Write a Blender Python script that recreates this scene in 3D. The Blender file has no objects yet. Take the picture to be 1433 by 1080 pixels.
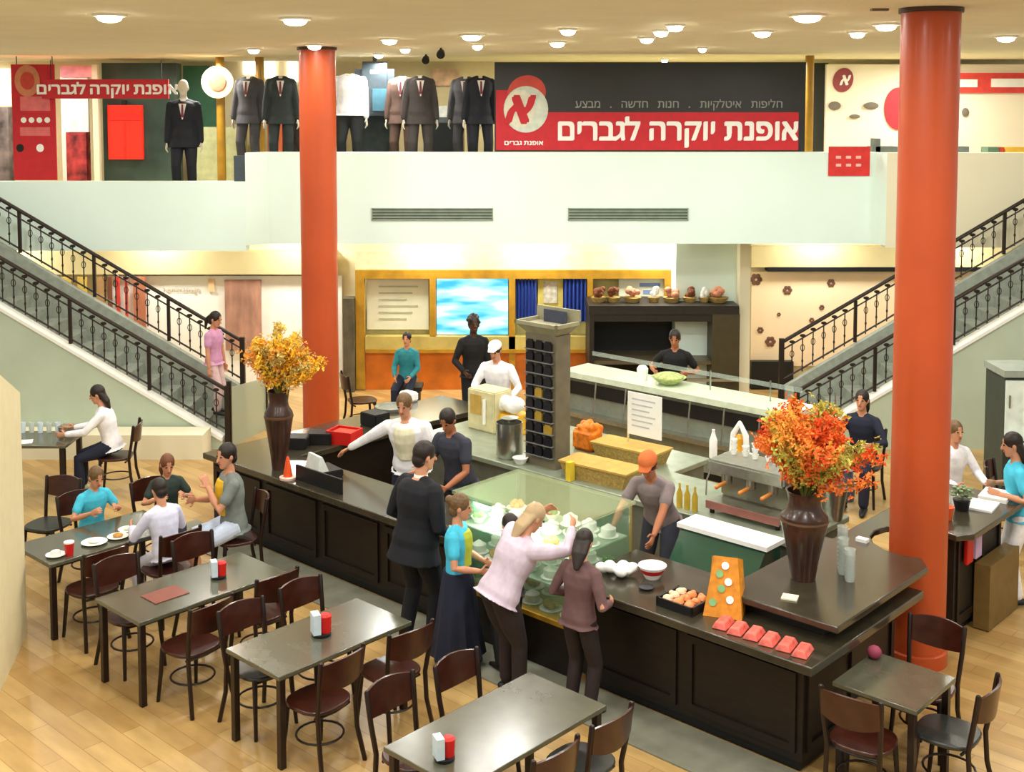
import bpy, bmesh, math, random
from mathutils import Vector, Matrix
C = bpy.context.scene.collection
sc = bpy.context.scene
R = math.radians
random.seed(7)

# ------------------------------------------------------------------ camera
F = 1670.0; H = 4.8; TH = R(4.0); CX = 716.5; CY = 153.0 + F*math.tan(TH)
cam = bpy.data.cameras.new('camera'); camo = bpy.data.objects.new('camera', cam); C.objects.link(camo)
cam.sensor_width = 36; cam.sensor_fit = 'HORIZONTAL'; cam.lens = F/1433*36
cam.shift_y = -(540-CY)/1433
cam.clip_end = 200
camo.location = (0, 0, H); camo.rotation_euler = (R(90)-TH, 0, 0)
sc.camera = camo
# ------------------------------------------------------------------ world and exposure
w = bpy.data.worlds.new('world'); sc.world = w; w.use_nodes = True
w.node_tree.nodes['Background'].inputs[0].default_value = (.95, .98, .92, 1)
w.node_tree.nodes['Background'].inputs[1].default_value = 0.26
vs = sc.view_settings
vs.view_transform = 'Standard'; vs.look = 'None'; vs.gamma = 1; vs.use_curve_mapping = False
vs.exposure = 0.92
CEIL = 5.65
FLOOR2 = 3.4
LIGHT_E = 0.46
def lamp_light(name, loc, energy, size, col=(1, .99, .95), parent=None, rot=(0, 0, 0), spread=None):
    l = bpy.data.lights.new(name, 'AREA'); l.shape = 'DISK'; l.size = size; l.energy = energy*LIGHT_E; l.color = col
    if spread: l.spread = R(spread)
    o = bpy.data.objects.new(name, l); C.objects.link(o); o.location = loc; o.rotation_euler = rot
    if parent: o.parent = parent
    return o

# ------------------------------------------------------------------ frames of reference
def ray(x, y):
    a = (x-CX); b = -(y-CY); c = F
    return (a, c*math.cos(TH)+b*math.sin(TH), -c*math.sin(TH)+b*math.cos(TH))
def W(x, y, z=0):
    r = ray(x, y); k = (z-H)/r[2]; return Vector((r[0]*k, r[1]*k, z))
def D(x, y, d):
    r = ray(x, y); k = d/r[1]; return Vector((r[0]*k, d, H+r[2]*k))
AN = R(-42.8)
U = Vector((math.cos(AN), math.sin(AN), 0)); V = Vector((-math.sin(AN), math.cos(AN), 0))
O = W(300, 740, 0)
def P(s, t, z=0): return O + U*s + V*t + Vector((0, 0, z))
def ST(p):
    d = Vector(p)-O; return d.dot(U), d.dot(V)

# ------------------------------------------------------------------ materials
def lin(c): return tuple(((v/255)/12.92 if v/255 <= .04045 else ((v/255+.055)/1.055)**2.4) for v in c)
MC = {}
def mat(name, col, rough=.6, metal=0., var=.12, scale=8., bump=0., emit=0., trans=0., alpha=1., coat=0., ior=1.45, stretch=(1, 1, 1)):
    if name in MC: return MC[name]
    m = bpy.data.materials.new(name); m.use_nodes = True; MC[name] = m
    nt = m.node_tree; b = nt.nodes['Principled BSDF']
    c = lin(col)
    if var > 0:
        tc = nt.nodes.new('ShaderNodeTexCoord'); mp = nt.nodes.new('ShaderNodeMapping'); mp.inputs['Scale'].default_value = stretch
        n = nt.nodes.new('ShaderNodeTexNoise'); n.inputs['Scale'].default_value = scale; n.inputs['Detail'].default_value = 3
        r = nt.nodes.new('ShaderNodeValToRGB')
        r.color_ramp.elements[0].position = .3; r.color_ramp.elements[1].position = .7
        r.color_ramp.elements[0].color = tuple(v*(1-var) for v in c)+(1,)
        r.color_ramp.elements[1].color = tuple(min(1, v*(1+var)) for v in c)+(1,)
        nt.links.new(tc.outputs['Object'], mp.inputs[0]); nt.links.new(mp.outputs[0], n.inputs['Vector'])
        nt.links.new(n.outputs['Fac'], r.inputs[0]); nt.links.new(r.outputs[0], b.inputs['Base Color'])
        if bump:
            bp = nt.nodes.new('ShaderNodeBump'); bp.inputs['Strength'].default_value = bump; bp.inputs['Distance'].default_value = .01
            nt.links.new(n.outputs['Fac'], bp.inputs['Height']); nt.links.new(bp.outputs[0], b.inputs['Normal'])
    else:
        b.inputs['Base Color'].default_value = c+(1,)
    b.inputs['Roughness'].default_value = rough; b.inputs['Metallic'].default_value = metal
    b.inputs['IOR'].default_value = ior
    if trans: b.inputs['Transmission Weight'].default_value = trans
    if coat: b.inputs['Coat Weight'].default_value = coat; b.inputs['Coat Roughness'].default_value = .15
    if alpha < 1: b.inputs['Alpha'].default_value = alpha
    if emit:
        b.inputs['Emission Color'].default_value = c+(1,); b.inputs['Emission Strength'].default_value = emit
    return m
def glass(name, col=(225, 240, 230), alpha=.18, rough=.05):
    # thin pane: mostly see-through with real reflections
    if name in MC: return MC[name]
    m = bpy.data.materials.new(name); m.use_nodes = True; MC[name] = m
    nt = m.node_tree; b = nt.nodes['Principled BSDF']
    b.inputs['Base Color'].default_value = lin(col)+(1,)
    b.inputs['Roughness'].default_value = rough; b.inputs['Alpha'].default_value = alpha
    b.inputs['Specular IOR Level'].default_value = 1.0
    return m
def floor_mat():
    m = bpy.data.materials.new('oak_parquet'); m.use_nodes = True
    nt = m.node_tree; b = nt.nodes['Principled BSDF']; N = nt.nodes.new; L = nt.links.new
    tc = N('ShaderNodeTexCoord'); mp = N('ShaderNodeMapping'); mp.inputs['Rotation'].default_value = (0, 0, R(42.8))
    br = N('ShaderNodeTexBrick'); br.inputs['Scale'].default_value = 1.0
    br.inputs['Brick Width'].default_value = 1.1; br.inputs['Row Height'].default_value = .16
    br.inputs['Mortar Size'].default_value = .003; br.inputs['Bias'].default_value = 0.0
    br.inputs['Color1'].default_value = lin((204, 170, 110))+(1,); br.inputs['Color2'].default_value = lin((178, 140, 82))+(1,)
    br.inputs['Mortar'].default_value = lin((158, 122, 70))+(1,)
    n = N('ShaderNodeTexNoise'); n.inputs['Scale'].default_value = 1.6; n.inputs['Detail'].default_value = 5
    mx = N('ShaderNodeMix'); mx.data_type = 'RGBA'; mx.blend_type = 'MULTIPLY'; mx.inputs[0].default_value = .55
    rp = N('ShaderNodeValToRGB'); rp.color_ramp.elements[0].position = .35; rp.color_ramp.elements[1].position = .65
    rp.color_ramp.elements[0].color = (.62, .6, .55, 1); rp.color_ramp.elements[1].color = (1, 1, 1, 1)
    mp2 = N('ShaderNodeMapping'); mp2.inputs['Scale'].default_value = (1, 4, 1)
    L(tc.outputs['Object'], mp.inputs[0]); L(mp.outputs[0], br.inputs['Vector']); L(mp.outputs[0], mp2.inputs[0]); L(mp2.outputs[0], n.inputs['Vector'])
    L(n.outputs['Fac'], rp.inputs[0]); L(br.outputs['Color'], mx.inputs[6]); L(rp.outputs[0], mx.inputs[7]); L(mx.outputs[2], b.inputs['Base Color'])
    b.inputs['Roughness'].default_value = .3
    return m
M_floor = floor_mat()
M_stone = mat('grey_stone', (128, 128, 112), .4, var=.15, scale=5)
M_ceil = mat('ceiling_paint', (238, 228, 194), .9, var=.03, scale=2)
M_wall = mat('mint_paint', (226, 246, 236), .7, var=.03, scale=1)
M_cream = mat('cream_paint', (232, 226, 196), .7, var=.03, scale=1)
M_white = mat('white_paint', (245, 245, 238), .6, var=.02)
M_khaki = mat('khaki_paint', (214, 200, 150), .7, var=.05, scale=2)
M_orange = mat('orange_lacquer', (188, 78, 34), .42, var=.1, scale=1.2, coat=.1)
M_dwood = mat('dark_walnut', (24, 15, 9), .45, var=.35, scale=6, stretch=(1, 1, 8))
M_chair = mat('mahogany_stain', (58, 24, 14), .3, var=.25, scale=14, coat=.3)
M_chairleg = mat('dark_mahogany', (32, 18, 13), .35, var=.25, scale=14)
M_table = mat('table_laminate', (80, 80, 64), .2, var=.15, scale=5, coat=.6)
M_top = mat('brown_stone_top', (58, 53, 40), .2, var=.2, scale=9, coat=.5)
M_iron = mat('wrought_iron', (44, 34, 26), .45, .3, var=.1)
M_steel = mat('brushed_steel', (176, 178, 168), .28, .9, var=.1, scale=20)
M_grey = mat('grey_render', (150, 158, 146), .7, var=.15, scale=9)
M_green = mat('greenish_plaster', (190, 204, 182), .7, var=.05, scale=2)
M_gold = mat('golden_oak', (176, 132, 36), .4, var=.2, scale=5)
M_worange = mat('orange_wood', (196, 106, 26), .45, var=.2, scale=4)
M_black = mat('black_matte', (18, 18, 18), .5, var=.1)
M_blackwood = mat('black_brown_cabinet', (36, 30, 22), .5, var=.2)
M_red = mat('red_plastic', (205, 30, 24), .45, var=.05)
M_redcloth = mat('red_print', (196, 34, 44), .6, var=.08)
M_banner = mat('charcoal_print', (34, 36, 32), .45, var=.15, scale=2)
M_paper = mat('white_paper', (246, 246, 240), .8, var=.02)
M_glass = glass('clear_glass'); M_gglass = glass('green_glass', (120, 170, 130), .3)
M_skin = mat('skin', (206, 146, 112), .55, var=.05)
M_skin2 = mat('tanned_skin', (170, 108, 74), .55, var=.05)
M_hair = mat('dark_hair', (34, 24, 18), .5, var=.3, scale=40)
M_hairb = mat('brown_hair', (104, 78, 46), .5, var=.3, scale=40)
M_eye = mat('eye', (28, 20, 16), .2, var=0)
M_lip = mat('lips', (160, 78, 66), .5, var=0)

# ------------------------------------------------------------------ mesh tools
class MB:
    def __init__(s): s.bm = bmesh.new()
    def box(s, x0, x1, y0, y1, z0, z1, M=None, bev=0):
        b = s.bm; n0 = set(b.verts)
        r = bmesh.ops.create_cube(b, size=1)
        for v in r['verts']:
            v.co = Vector(((x0+x1)/2+v.co.x*(x1-x0), (y0+y1)/2+v.co.y*(y1-y0), (z0+z1)/2+v.co.z*(z1-z0)))
        if bev:
            es = {e for v in r['verts'] for e in v.link_edges}
            bmesh.ops.bevel(b, geom=list(es), offset=bev, segments=2, affect='EDGES')
        if M is not None:
            for v in set(b.verts)-n0: v.co = M @ v.co
        return s
    def prism(s, pts, z0, z1):
        b = s.bm
        lo = [b.verts.new((p[0], p[1], z0)) for p in pts]; hi = [b.verts.new((p[0], p[1], z1)) for p in pts]
        n = len(pts)
        b.faces.new(lo[::-1]); b.faces.new(hi)
        for i in range(n): b.faces.new((lo[i], lo[(i+1) % n], hi[(i+1) % n], hi[i]))
        return s
    def poly(s, quads):
        for q in quads: s.bm.faces.new([s.bm.verts.new(p) for p in q])
        return s
    def hexa(s, a, b_):   # two matching quads (lists of 4 points) joined
        b = s.bm; A = [b.verts.new(p) for p in a]; B = [b.verts.new(p) for p in b_]
        b.faces.new(A[::-1]); b.faces.new(B)
        for i in range(4): b.faces.new((A[i], A[(i+1) % 4], B[(i+1) % 4], B[i]))
        return s
    def tube(s, pts, rad, seg=8, asp=(1, 1), caps=True, up=None):
        pts = [Vector(p) for p in pts]; n = len(pts)
        if not isinstance(rad, (list, tuple)): rad = [rad]*n
        rad = list(rad)
        tang = []
        for i in range(n):
            a = pts[max(0, i-1)]; c = pts[min(n-1, i+1)]
            t = (c-a); tang.append(t.normalized() if t.length > 1e-9 else Vector((0, 0, 1)))
        if caps == 'round':
            p0 = []; r0 = []; t0 = []
            for k in (1., .7): p0.append(pts[0]-tang[0]*rad[0]*k*.95); r0.append(rad[0]*math.sqrt(max(0.02, 1-k*k))); t0.append(tang[0])
            p1 = []; r1 = []; t1 = []
            for k in (.7, 1.): p1.append(pts[-1]+tang[-1]*rad[-1]*k*.95); r1.append(rad[-1]*math.sqrt(max(0.02, 1-k*k))); t1.append(tang[-1])
            pts = p0+pts+p1; rad = r0+rad+r1; tang = t0+tang+t1; n = len(pts)
        ref = Vector(up) if up else (Vector((0, 0, 1)) if abs(tang[0].z) < .9 else Vector((0, 1, 0)))
        b = s.bm; prev = None; first = None
        x = ref.cross(tang[0])
        if x.length < 1e-6: x = Vector((1, 0, 0))
        x.normalize()
        for i in range(n):
            t = tang[i]; x = (x-t*x.dot(t)).normalized(); y = t.cross(x)
            ring = [b.verts.new(pts[i]+x*(math.cos(2*math.pi*k/seg)*rad[i]*asp[0])+y*(math.sin(2*math.pi*k/seg)*rad[i]*asp[1])) for k in range(seg)]
            if prev:
                for k in range(seg): b.faces.new((prev[k], prev[(k+1) % seg], ring[(k+1) % seg], ring[k]))
            else: first = ring
            prev = ring
        if caps: b.faces.new(first[::-1]); b.faces.new(prev)
        return s
    def loft(s, secs, seg=16):   # secs: (center, xvec, yvec) with xvec,yvec carrying the radii
        b = s.bm; prev = None
        for i, (c, xv, yv) in enumerate(secs):
            ring = [b.verts.new(Vector(c)+Vector(xv)*math.cos(2*math.pi*k/seg)+Vector(yv)*math.sin(2*math.pi*k/seg)) for k in range(seg)]
            if prev:
                for k in range(seg): b.faces.new((prev[k], prev[(k+1) % seg], ring[(k+1) % seg], ring[k]))
            else: first = ring
            prev = ring
        b.faces.new(first[::-1]); b.faces.new(prev)
        return s
    def lathe(s, prof, seg=24, c=(0, 0, 0)):
        b = s.bm; prev = None; c = Vector(c)
        for i, (r, z) in enumerate(prof):
            ring = [b.verts.new(c+Vector((math.cos(2*math.pi*k/seg)*max(r, .0005), math.sin(2*math.pi*k/seg)*max(r, .0005), z))) for k in range(seg)]
            if prev:
                for k in range(seg): b.faces.new((prev[k], prev[(k+1) % seg], ring[(k+1) % seg], ring[k]))
            else: first = ring
            prev = ring
        b.faces.new(first[::-1]); b.faces.new(prev)
        return s
    def ball(s, c, r, seg=12, rot=None):
        b = s.bm; r = r if isinstance(r, (tuple, list)) else (r, r, r)
        q = bmesh.ops.create_uvsphere(b, u_segments=seg, v_segments=max(6, seg*2//3), radius=1)
        for v in q['verts']:
            v.co = Vector((v.co.x*r[0], v.co.y*r[1], v.co.z*r[2]))
            if rot is not None: v.co = rot @ v.co
            v.co += Vector(c)
        return s
    def xf(s, M):
        for v in s.bm.verts: v.co = M @ v.co
        return s
    def build(s, name, m, parent=None, smooth=True, remesh=0, bevel=0, sm_iter=0):
        me = bpy.data.meshes.new(name); bmesh.ops.recalc_face_normals(s.bm, faces=s.bm.faces[:]); s.bm.to_mesh(me); s.bm.free()
        o = bpy.data.objects.new(name, me); C.objects.link(o)
        if remesh:
            md = o.modifiers.new('r', 'REMESH'); md.mode = 'VOXEL'; md.voxel_size = remesh
            if sm_iter:
                ms = o.modifiers.new('s', 'SMOOTH'); ms.iterations = sm_iter; ms.factor = .5
            dg = bpy.context.evaluated_depsgraph_get(); ev = o.evaluated_get(dg)
            me2 = bpy.data.meshes.new_from_object(ev); o.modifiers.clear(); o.data = me2; me2.name = name
            bpy.data.meshes.remove(me); me = me2
        me.materials.clear(); me.materials.append(m)
        if smooth:
            me.polygons.foreach_set('use_smooth', [True]*len(me.polygons))
            if not remesh:
                try: me.set_sharp_from_angle(angle=R(35))
                except Exception: pass
        if bevel:
            bv = o.modifiers.new('bevel', 'BEVEL'); bv.width = bevel; bv.segments = 2; bv.limit_method = 'ANGLE'
        if parent: o.parent = parent
        return o
def thing(name, label, cat, loc=(0, 0, 0), rz=0, group=None):
    o = bpy.data.objects.new(name, None); o.empty_display_size = .1; C.objects.link(o)
    o.location = loc; o.rotation_euler = (0, 0, rz); o['label'] = label; o['category'] = cat
    if group: o['group'] = group
    return o
def tag(o, label, cat, group=None, loc=None, rz=None, kind=None):
    o['label'] = label; o['category'] = cat
    if group: o['group'] = group
    if kind: o['kind'] = kind
    if loc is not None: o.location = loc
    if rz is not None: o.rotation_euler = (0, 0, rz)
    return o
def struct(name, mb, m, **k):
    o = mb.build(name, m, **k); o['kind'] = 'structure'; return o
def dup(root, loc, rz, label, group=None):
    r = root.copy(); C.objects.link(r); r.location = loc; r.rotation_euler = (0, 0, rz); r['label'] = label
    if group: r['group'] = group
    for ch in list(root.children):
        c = ch.copy(); C.objects.link(c); c.parent = r
        for g in list(ch.children):
            d = g.copy(); C.objects.link(d); d.parent = c
    return r
def text(name, s, size, m, parent, loc, rot=(R(90), 0, 0), ext=.004, align='CENTER', sx=1, shear=0, bold=0):
    cu = bpy.data.curves.new(name, 'FONT'); cu.body = s; cu.size = size; cu.extrude = ext; cu.align_x = align; cu.align_y = 'CENTER'
    cu.shear = shear; cu.offset = bold
    t = bpy.data.objects.new(name, cu); C.objects.link(t)
    dg = bpy.context.evaluated_depsgraph_get(); me = bpy.data.meshes.new_from_object(t.evaluated_get(dg))
    C.objects.unlink(t); bpy.data.objects.remove(t); bpy.data.curves.remove(cu)
    me.name = name; me.materials.clear(); me.materials.append(m)
    o = bpy.data.objects.new(name, me); C.objects.link(o); o.parent = parent; o.location = loc; o.rotation_euler = rot; o.scale = (sx, 1, 1)
    return o
def heb(s): return s[::-1]
def words(name, s, size, m, parent, loc, gap=.3, fat=.006, shear=0, sx=1):
    # Hebrew runs right to left: the first word stands at the right end; each word is a part
    ws = s.split(' '); obs = []; tot = 0
    for w_ in ws:
        o = text(name, w_[::-1], size, m, parent, (0, 0, 0), align='LEFT', shear=shear, ext=.006)
        me = o.data; n = len(me.vertices); vs0 = [v.co.copy() for v in me.vertices]; fs = [tuple(f.vertices) for f in me.polygons]
        V_ = []; F_ = []
        for k, (dx, dy) in enumerate(((0, 0), (fat, 0), (-fat, 0), (0, fat), (0, -fat), (fat, fat), (-fat, -fat))):
            V_ += [(v.x*sx+dx, v.y+dy, v.z) for v in vs0]; F_ += [tuple(i+k*n for i in f) for f in fs]
        m2 = bpy.data.meshes.new(name); m2.from_pydata(V_, [], F_); o.data = m2; bpy.data.meshes.remove(me)
        md = o.modifiers.new('r', 'REMESH'); md.mode = 'VOXEL'; md.voxel_size = max(.0025, size*.012)
        m3 = bpy.data.meshes.new_from_object(o.evaluated_get(bpy.context.evaluated_depsgraph_get())); o.modifiers.clear(); o.data = m3; m3.materials.clear(); m3.materials.append(m); bpy.data.meshes.remove(m2)
        x0 = min(v[0] for v in V_); x1 = max(v[0] for v in V_); obs.append((o, x0, x1)); tot += x1-x0
    tot += size*gap*(len(ws)-1); x = loc[0]+tot/2
    for o, x0, x1 in obs:
        o.location = (x-(x1-x0)-x0, loc[1], loc[2]); x -= (x1-x0)+size*gap
def pbox(mb, x0, y0, x1, y1, Y, th=.03, bev=0):
    a = D(x0, y0, Y); b = D(x1, y1, Y)
    return mb.box(min(a.x, b.x), max(a.x, b.x), Y, Y+th, min(a.z, b.z), max(a.z, b.z), bev=bev)
ZU = AN                      # rotation that turns local x onto U (counter direction)
FACE = {'+s': AN-R(90), '-s': AN+R(90), '+t': AN, '-t': AN+R(180)}   # local +Y pointing that way

# ------------------------------------------------------------------ SETTING: floor, ceiling, walls
mb = MB(); mb.box(-11, 11, 3, 21.6, -.1, 0); struct('floor', mb, M_floor)
mb = MB(); mb.box(-11, 11, -3, 21.6, CEIL, CEIL+.15); struct('ceiling', mb, M_ceil)
# stone kerb around the island
def spoly(pts): return [(P(a, b).x, P(a, b).y) for a, b in pts]
mb = MB(); mb.prism(spoly([(-.4, -.5), (8.1, -.5), (8.1, 0.02), (-.4, 0.02)]), 0, .012); struct('trim_1', mb, M_stone)
# parapet band of the upper floor
YL = 18.0; YC = 18.25
mb = MB()
zt = D(700, 213, YC).z; zb = D(700, 341, YC).z; zl = D(100, 254, YL).z; zr = D(1200, 250, YL).z
def band(pts, z0, z1, th=.22):
    q = MB(); front = pts; back = [(x, y+th) for x, y in pts[::-1]]
    q.prism(front+back, z0, z1); return q
xa = D(344, 300, YL).x; xb = D(376, 300, YC).x; xc = D(1224, 300, YC).x; xd = D(1240, 300, YL).x
struct('wall_parapet_left', band([(-11, YL), (xa, YL)], zb-.08, zl), M_wall)
struct('wall_parapet_centre', band([(xa, YL), (xb, YC), (xc, YC), (xd, YL)], zb, zt), M_wall)
struct('wall_parapet_right', band([(xd, YL), (11, YL)], zb-.03, zt), M_cream)
mb = MB(); mb.box(-11, 11, YC+.1, 21.6, FLOOR2-.4, FLOOR2); struct('wall_upper_slab', mb, M_khaki)
mb = MB(); mb.box(-11, 11, 21.4, 21.6, FLOOR2, CEIL); struct('wall_shop_back', mb, mat('shop_cream', (236, 222, 180), .7, var=.03))
# ground-floor back wall
YB = 20.5
mb = MB(); mb.box(-11, 11, YB, YB+.2, 0, 3.0); struct('wall_back', mb, mat('back_cream', (238, 228, 190), .7, var=.03))
# fascia strips over the ground-floor shops
struct('trim_2', pbox(MB(), -60, 352, 470, 384, YB-.25, .25), M_khaki)
struct('trim_3', pbox(MB(), 1052, 345, 1500, 374, YB-.25, .25), M_khaki)
struct('trim_4', pbox(MB(), 1075, 374, 1500, 380, YB-.28, .3), M_black)
# white wall chunk and cream pilaster right of the kiosk
mb = MB(); a = D(946, 346, 19.6); b = D(1036, 346, 19.6); mb.box(a.x, b.x, 19.6, 20.5, 0, 3.0); struct('wall_kiosk_side', mb, M_wall)
mb = MB(); a = D(1036, 346, 19.3); b = D(1051, 346, 19.3); mb.box(a.x, b.x, 19.3, 20.5, 0, 3.0); struct('trim_5', mb, M_cream)
# low cream plinth at the foot of the left stair wall
mb = MB(); a = W(180, 690); mb.box(-7.5, D(292, 640, 16.4).x, 16.1, 16.55, 0, .34); struct('trim_6', mb, M_cream)
# near cream stair wall on the left edge
p0 = W(38, 888); p1 = W(0, 968); dr = (p1-p0); 
z0 = 2.25; z1 = D(0, 512, p1.y).z; ext = 1.7
q0 = p0; q1 = p0+dr*ext
zz1 = z0+(z1-z0)*ext
nx = Vector((-1.5, -.2, 0))
mb = MB(); mb.hexa([q0, q1, q1+Vector((0, 0, zz1)), q0+Vector((0, 0, z0))], [q0+nx, q1+nx, q1+nx+Vector((0, 0, zz1)), q0+nx+Vector((0, 0, z0))])
struct('wall_near_left', mb, mat('near_cream', (226, 214, 172), .7, var=.03))

# ------------------------------------------------------------------ columns
def column(px, w, foot, label, cap):
    base = W(px, foot); r = w/2/(F/base.y)
    o = thing('column', label, 'column', base, 0, 'orange columns of the hall')
    MB().lathe([(r, 0), (r, CEIL-.03)], 48).build('shaft', M_orange, o)
    MB().lathe([(r+.02, CEIL-.04), (r+.02, CEIL-.001)], 48).build('ceiling_ring', mat('ring_brown', (70, 46, 30), .5), o)
    MB().lathe([(r+.02, 0), (r+.02, .12), (r, .13)], 48).build('base_ring', M_orange, o)
    return o, r
colL, rL = column(450, 51, 632, 'orange round column standing behind the yellow flowers at the left', 0)
colR, rR = column(1281, 80, 922, 'thick orange round column standing in the notch of the counter at the right', 0)

# ------------------------------------------------------------------ ceiling lights
pos = [(153, 20, 1), (413, 25, 1), (355, 68, .7), (440, 62, .8), (545, 54, .8), (567, 67, .6), (530, 75, .6), (660, 48, 1), (668, 62, .6), (780, 58, .8), (795, 40, .7), (905, 52, .7), (925, 42, .7), (945, 34, .7),
       (1067, 43, .8), (1130, 20, 1.1), (1200, 44, .7), (1240, 33, .9), (1408, 50, .9), (983, 66, .5), (930, 82, .5)]
M_lens = mat('lamp_lens', (255, 250, 232), .5, var=0, emit=14)
M_trim = mat('lamp_trim', (240, 236, 220), .5, var=0)
proto = thing('downlight', 'x', 'ceiling light')
MB().lathe([(.135, 0), (.135, -.02), (.10, -.028), (.10, 0)], 24).build('trim_ring', M_trim, proto)
MB().lathe([(.1, -.001), (.1, -.03), (.085, -.055), (.05, -.07), (.0, -.075)], 24).build('lens', M_lens, proto)
where = ['nearest the left edge of the picture', 'just left of the left orange column, nearest of that group', 'small and far, left of the left column', 'in front of the top of the left column', 'right of the left column, above the hanging suits',
 'small, just behind the one above the hanging suits', 'smallest right of the left column', 'large and bright above the left end of the big banner', 'small behind the bright one left of the banner', 'above the logo of the big banner', 'above and right of the banner logo',
 'lowest of the diagonal row of three', 'middle of the diagonal row of three', 'topmost of the diagonal row of three', 'above the right end of the big banner', 'largest, right of the big banner', 'between the largest light and the right column', 'touching the left side of the right column', 'near the right edge of the picture', 'small and faint right of the diagonal row', 'tiny, touching the top of the big banner']
for i, (x, y, k) in enumerate(pos):
    p = W(x, y, CEIL)
    p.y = min(p.y, 20.8)
    lab = 'round recessed ceiling light, '+where[i]
    if i == 0: o = proto; o.location = p; o['label'] = lab; o['group'] = 'ceiling lights'
    else: o = dup(proto, p, 0, lab, 'ceiling lights')
    sck = k*1.1; o.scale = (sck, sck, 1)
    lamp_light('lamp_beam', (p.x, p.y, p.z-.05), 30*k, .3)
# unseen lights without fixtures, over and behind the viewer's side of the hall
for x in (-6, -2, 2, 6):
    for y in (2.5, 5.5, 8.3):
        MB().lathe([(.3, -.001), (.3, -.03), (0, -.035)], 24).xf(Matrix.Translation((x, y, CEIL))).build('lamp_panel', M_lens, colR) if False else None
        lamp_light('lamp_beam', (x, y, CEIL-.06), 95, .6)
for x in (-7, -4, 0, 4, 7):  # added rows without fixtures, brightening the middle of the hall
    lamp_light('lamp_beam', (x, 12.5, CEIL-.06), 60, .5)
    lamp_light('lamp_beam', (x, 16, CEIL-.06), 45, .5)
# fill lights without fixtures, added for the upper and ground-floor shops
for x in (-8, -5, -2, 1, 4, 7):
    lamp_light('shop_fill', (x, 19.2, CEIL-.1), 70, .5, (1, .99, .93))
for x in (-8.5, -6, -3.6, -1.4, .4, 2.4, 5.2, 7.5):
    lamp_light('shop_fill', (x, 19.7, 2.94), 55, .4, (1, .97, .88))

# ------------------------------------------------------------------ chairs and tables
def post(pts, r0, r1): return MB().tube(pts, [r0+(r1-r0)*i/(len(pts)-1) for i in range(len(pts))], 8, caps='round')
def make_chair(label, seatm, group):
    t = thing('cafe_chair', label, 'chair', group=group)
    mb = MB()
    pts = []
    for k in range(28):
        a = 2*math.pi*k/28; c, s_ = math.cos(a), math.sin(a)
        e = 2/2.8
        pts.append((.215*math.copysign(abs(c)**e, c), .21*math.copysign(abs(s_)**e, s_)+.0))
    mb.prism(pts, .445, .475)
    seat = mb.build('seat', seatm, t, bevel=.008)
    # curved back panel
    mb = MB(); b = mb.bm
    def prof(u, z): # u -1..1
        return Vector((.205*u, -.255-.05*(1-u*u)-(z-.62)*.12, z))
    nu = 12; rows = []
    zs = [.69, .715, .78, .85, .868]
    for off in (0, .018):
        for z in zs:
            row = []
            for i in range(nu+1):
                u = -1+2*i/nu; p = prof(u, z-(.035*(1-u*u) if z < .70 else 0)+(.02*(1-u*u) if z > .8 else 0)); p.y += off; row.append(b.verts.new(p))
            rows.append(row)
    n = len(zs)
    for o_ in (0, n):
        for j in range(n-1):
            for i in range(nu): b.faces.new((rows[o_+j][i], rows[o_+j][i+1], rows[o_+j+1][i+1], rows[o_+j+1][i]))
    for i in range(nu):
        b.faces.new((rows[0][i], rows[0][i+1], rows[n][i+1], rows[n][i])); b.faces.new((rows[n-1][i], rows[n-1][i+1], rows[2*n-1][i+1], rows[2*n-1][i]))
    for j in range(n-1):
        for e in (0, nu): b.faces.new((rows[j][e], rows[j+1][e], rows[n+j+1][e], rows[n+j][e]))
    mb.build('backrest', M_chair, t)
    for s_ in (-1, 1):
        post([(s_*.21, -.27, 0), (s_*.185, -.215, .25), (s_*.185, -.2, .46), (s_*.2, -.235, .66), (s_*.208, -.265, .875)], .018, .019).build('leg', M_chairleg, t)
        post([(s_*.19, .19, 0), (s_*.175, .165, .25), (s_*.165, .15, .445)], .015, .021).build('leg', M_chairleg, t)
    ring = [(.175*math.cos(2*math.pi*k/20), -.015+.175*math.sin(2*math.pi*k/20), .21) for k in range(21)]
    MB().tube(ring, .009, 6).build('stretcher', M_chairleg, t)
    for y in (-.15, .13): MB().tube([(-.17, y, .42), (0, y+(.03 if y > 0 else -.03), .425), (.17, y, .42)], .012, 6).build('seat_rail', M_chairleg, t)
    return t
M_cush = mat('dark_vinyl', (52, 54, 50), .25, var=.1)
CH = [make_chair('x', M_chair, 'brown cafe chairs at the tables'), make_chair('x', M_cush, 'cafe chairs with dark padded seats')]
used = [False, False]
def chair(s, t, face, label, kind=0, turn=0, p=None, rz=None):
    loc = P(s, t) if p is None else Vector(p)
    r = (FACE[face]+R(turn)) if rz is None else rz
    if not used[kind]:
        used[kind] = True; o = CH[kind]; o.location = loc; o.rotation_euler = (0, 0, r); o['label'] = label; return o
    return dup(CH[kind], loc, r, label)
def make_table(s0, s1, t0, t1, label, z=.72):
    c = P((s0+s1)/2, (t0+t1)/2); hx, hy = (s1-s0)/2, (t1-t0)/2
    o = thing('cafe_table', label, 'table', c, AN, 'dark cafe tables')
    MB().box(-hx, hx, -hy, hy, z-.035, z).build('tabletop', M_table, o, bevel=.006)
    MB().box(-hx+.04, hx-.04, -hy+.04, hy-.04, z-.06, z-.035).build('apron', M_chairleg, o)
    for a in (-1, 1):
        for b in (-1, 1):
            x = a*(hx-.05); y = b*(hy-.05)
            MB().box(x-.025, x+.025, y-.025, y+.025, 0, z-.036).build('leg', M_chairleg, o, bevel=.004)
    return o
make_table(.72, 1.45, -2.65, -1.3, 'long dark table with plates and drinks, beside the cream wall at the left')
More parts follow.
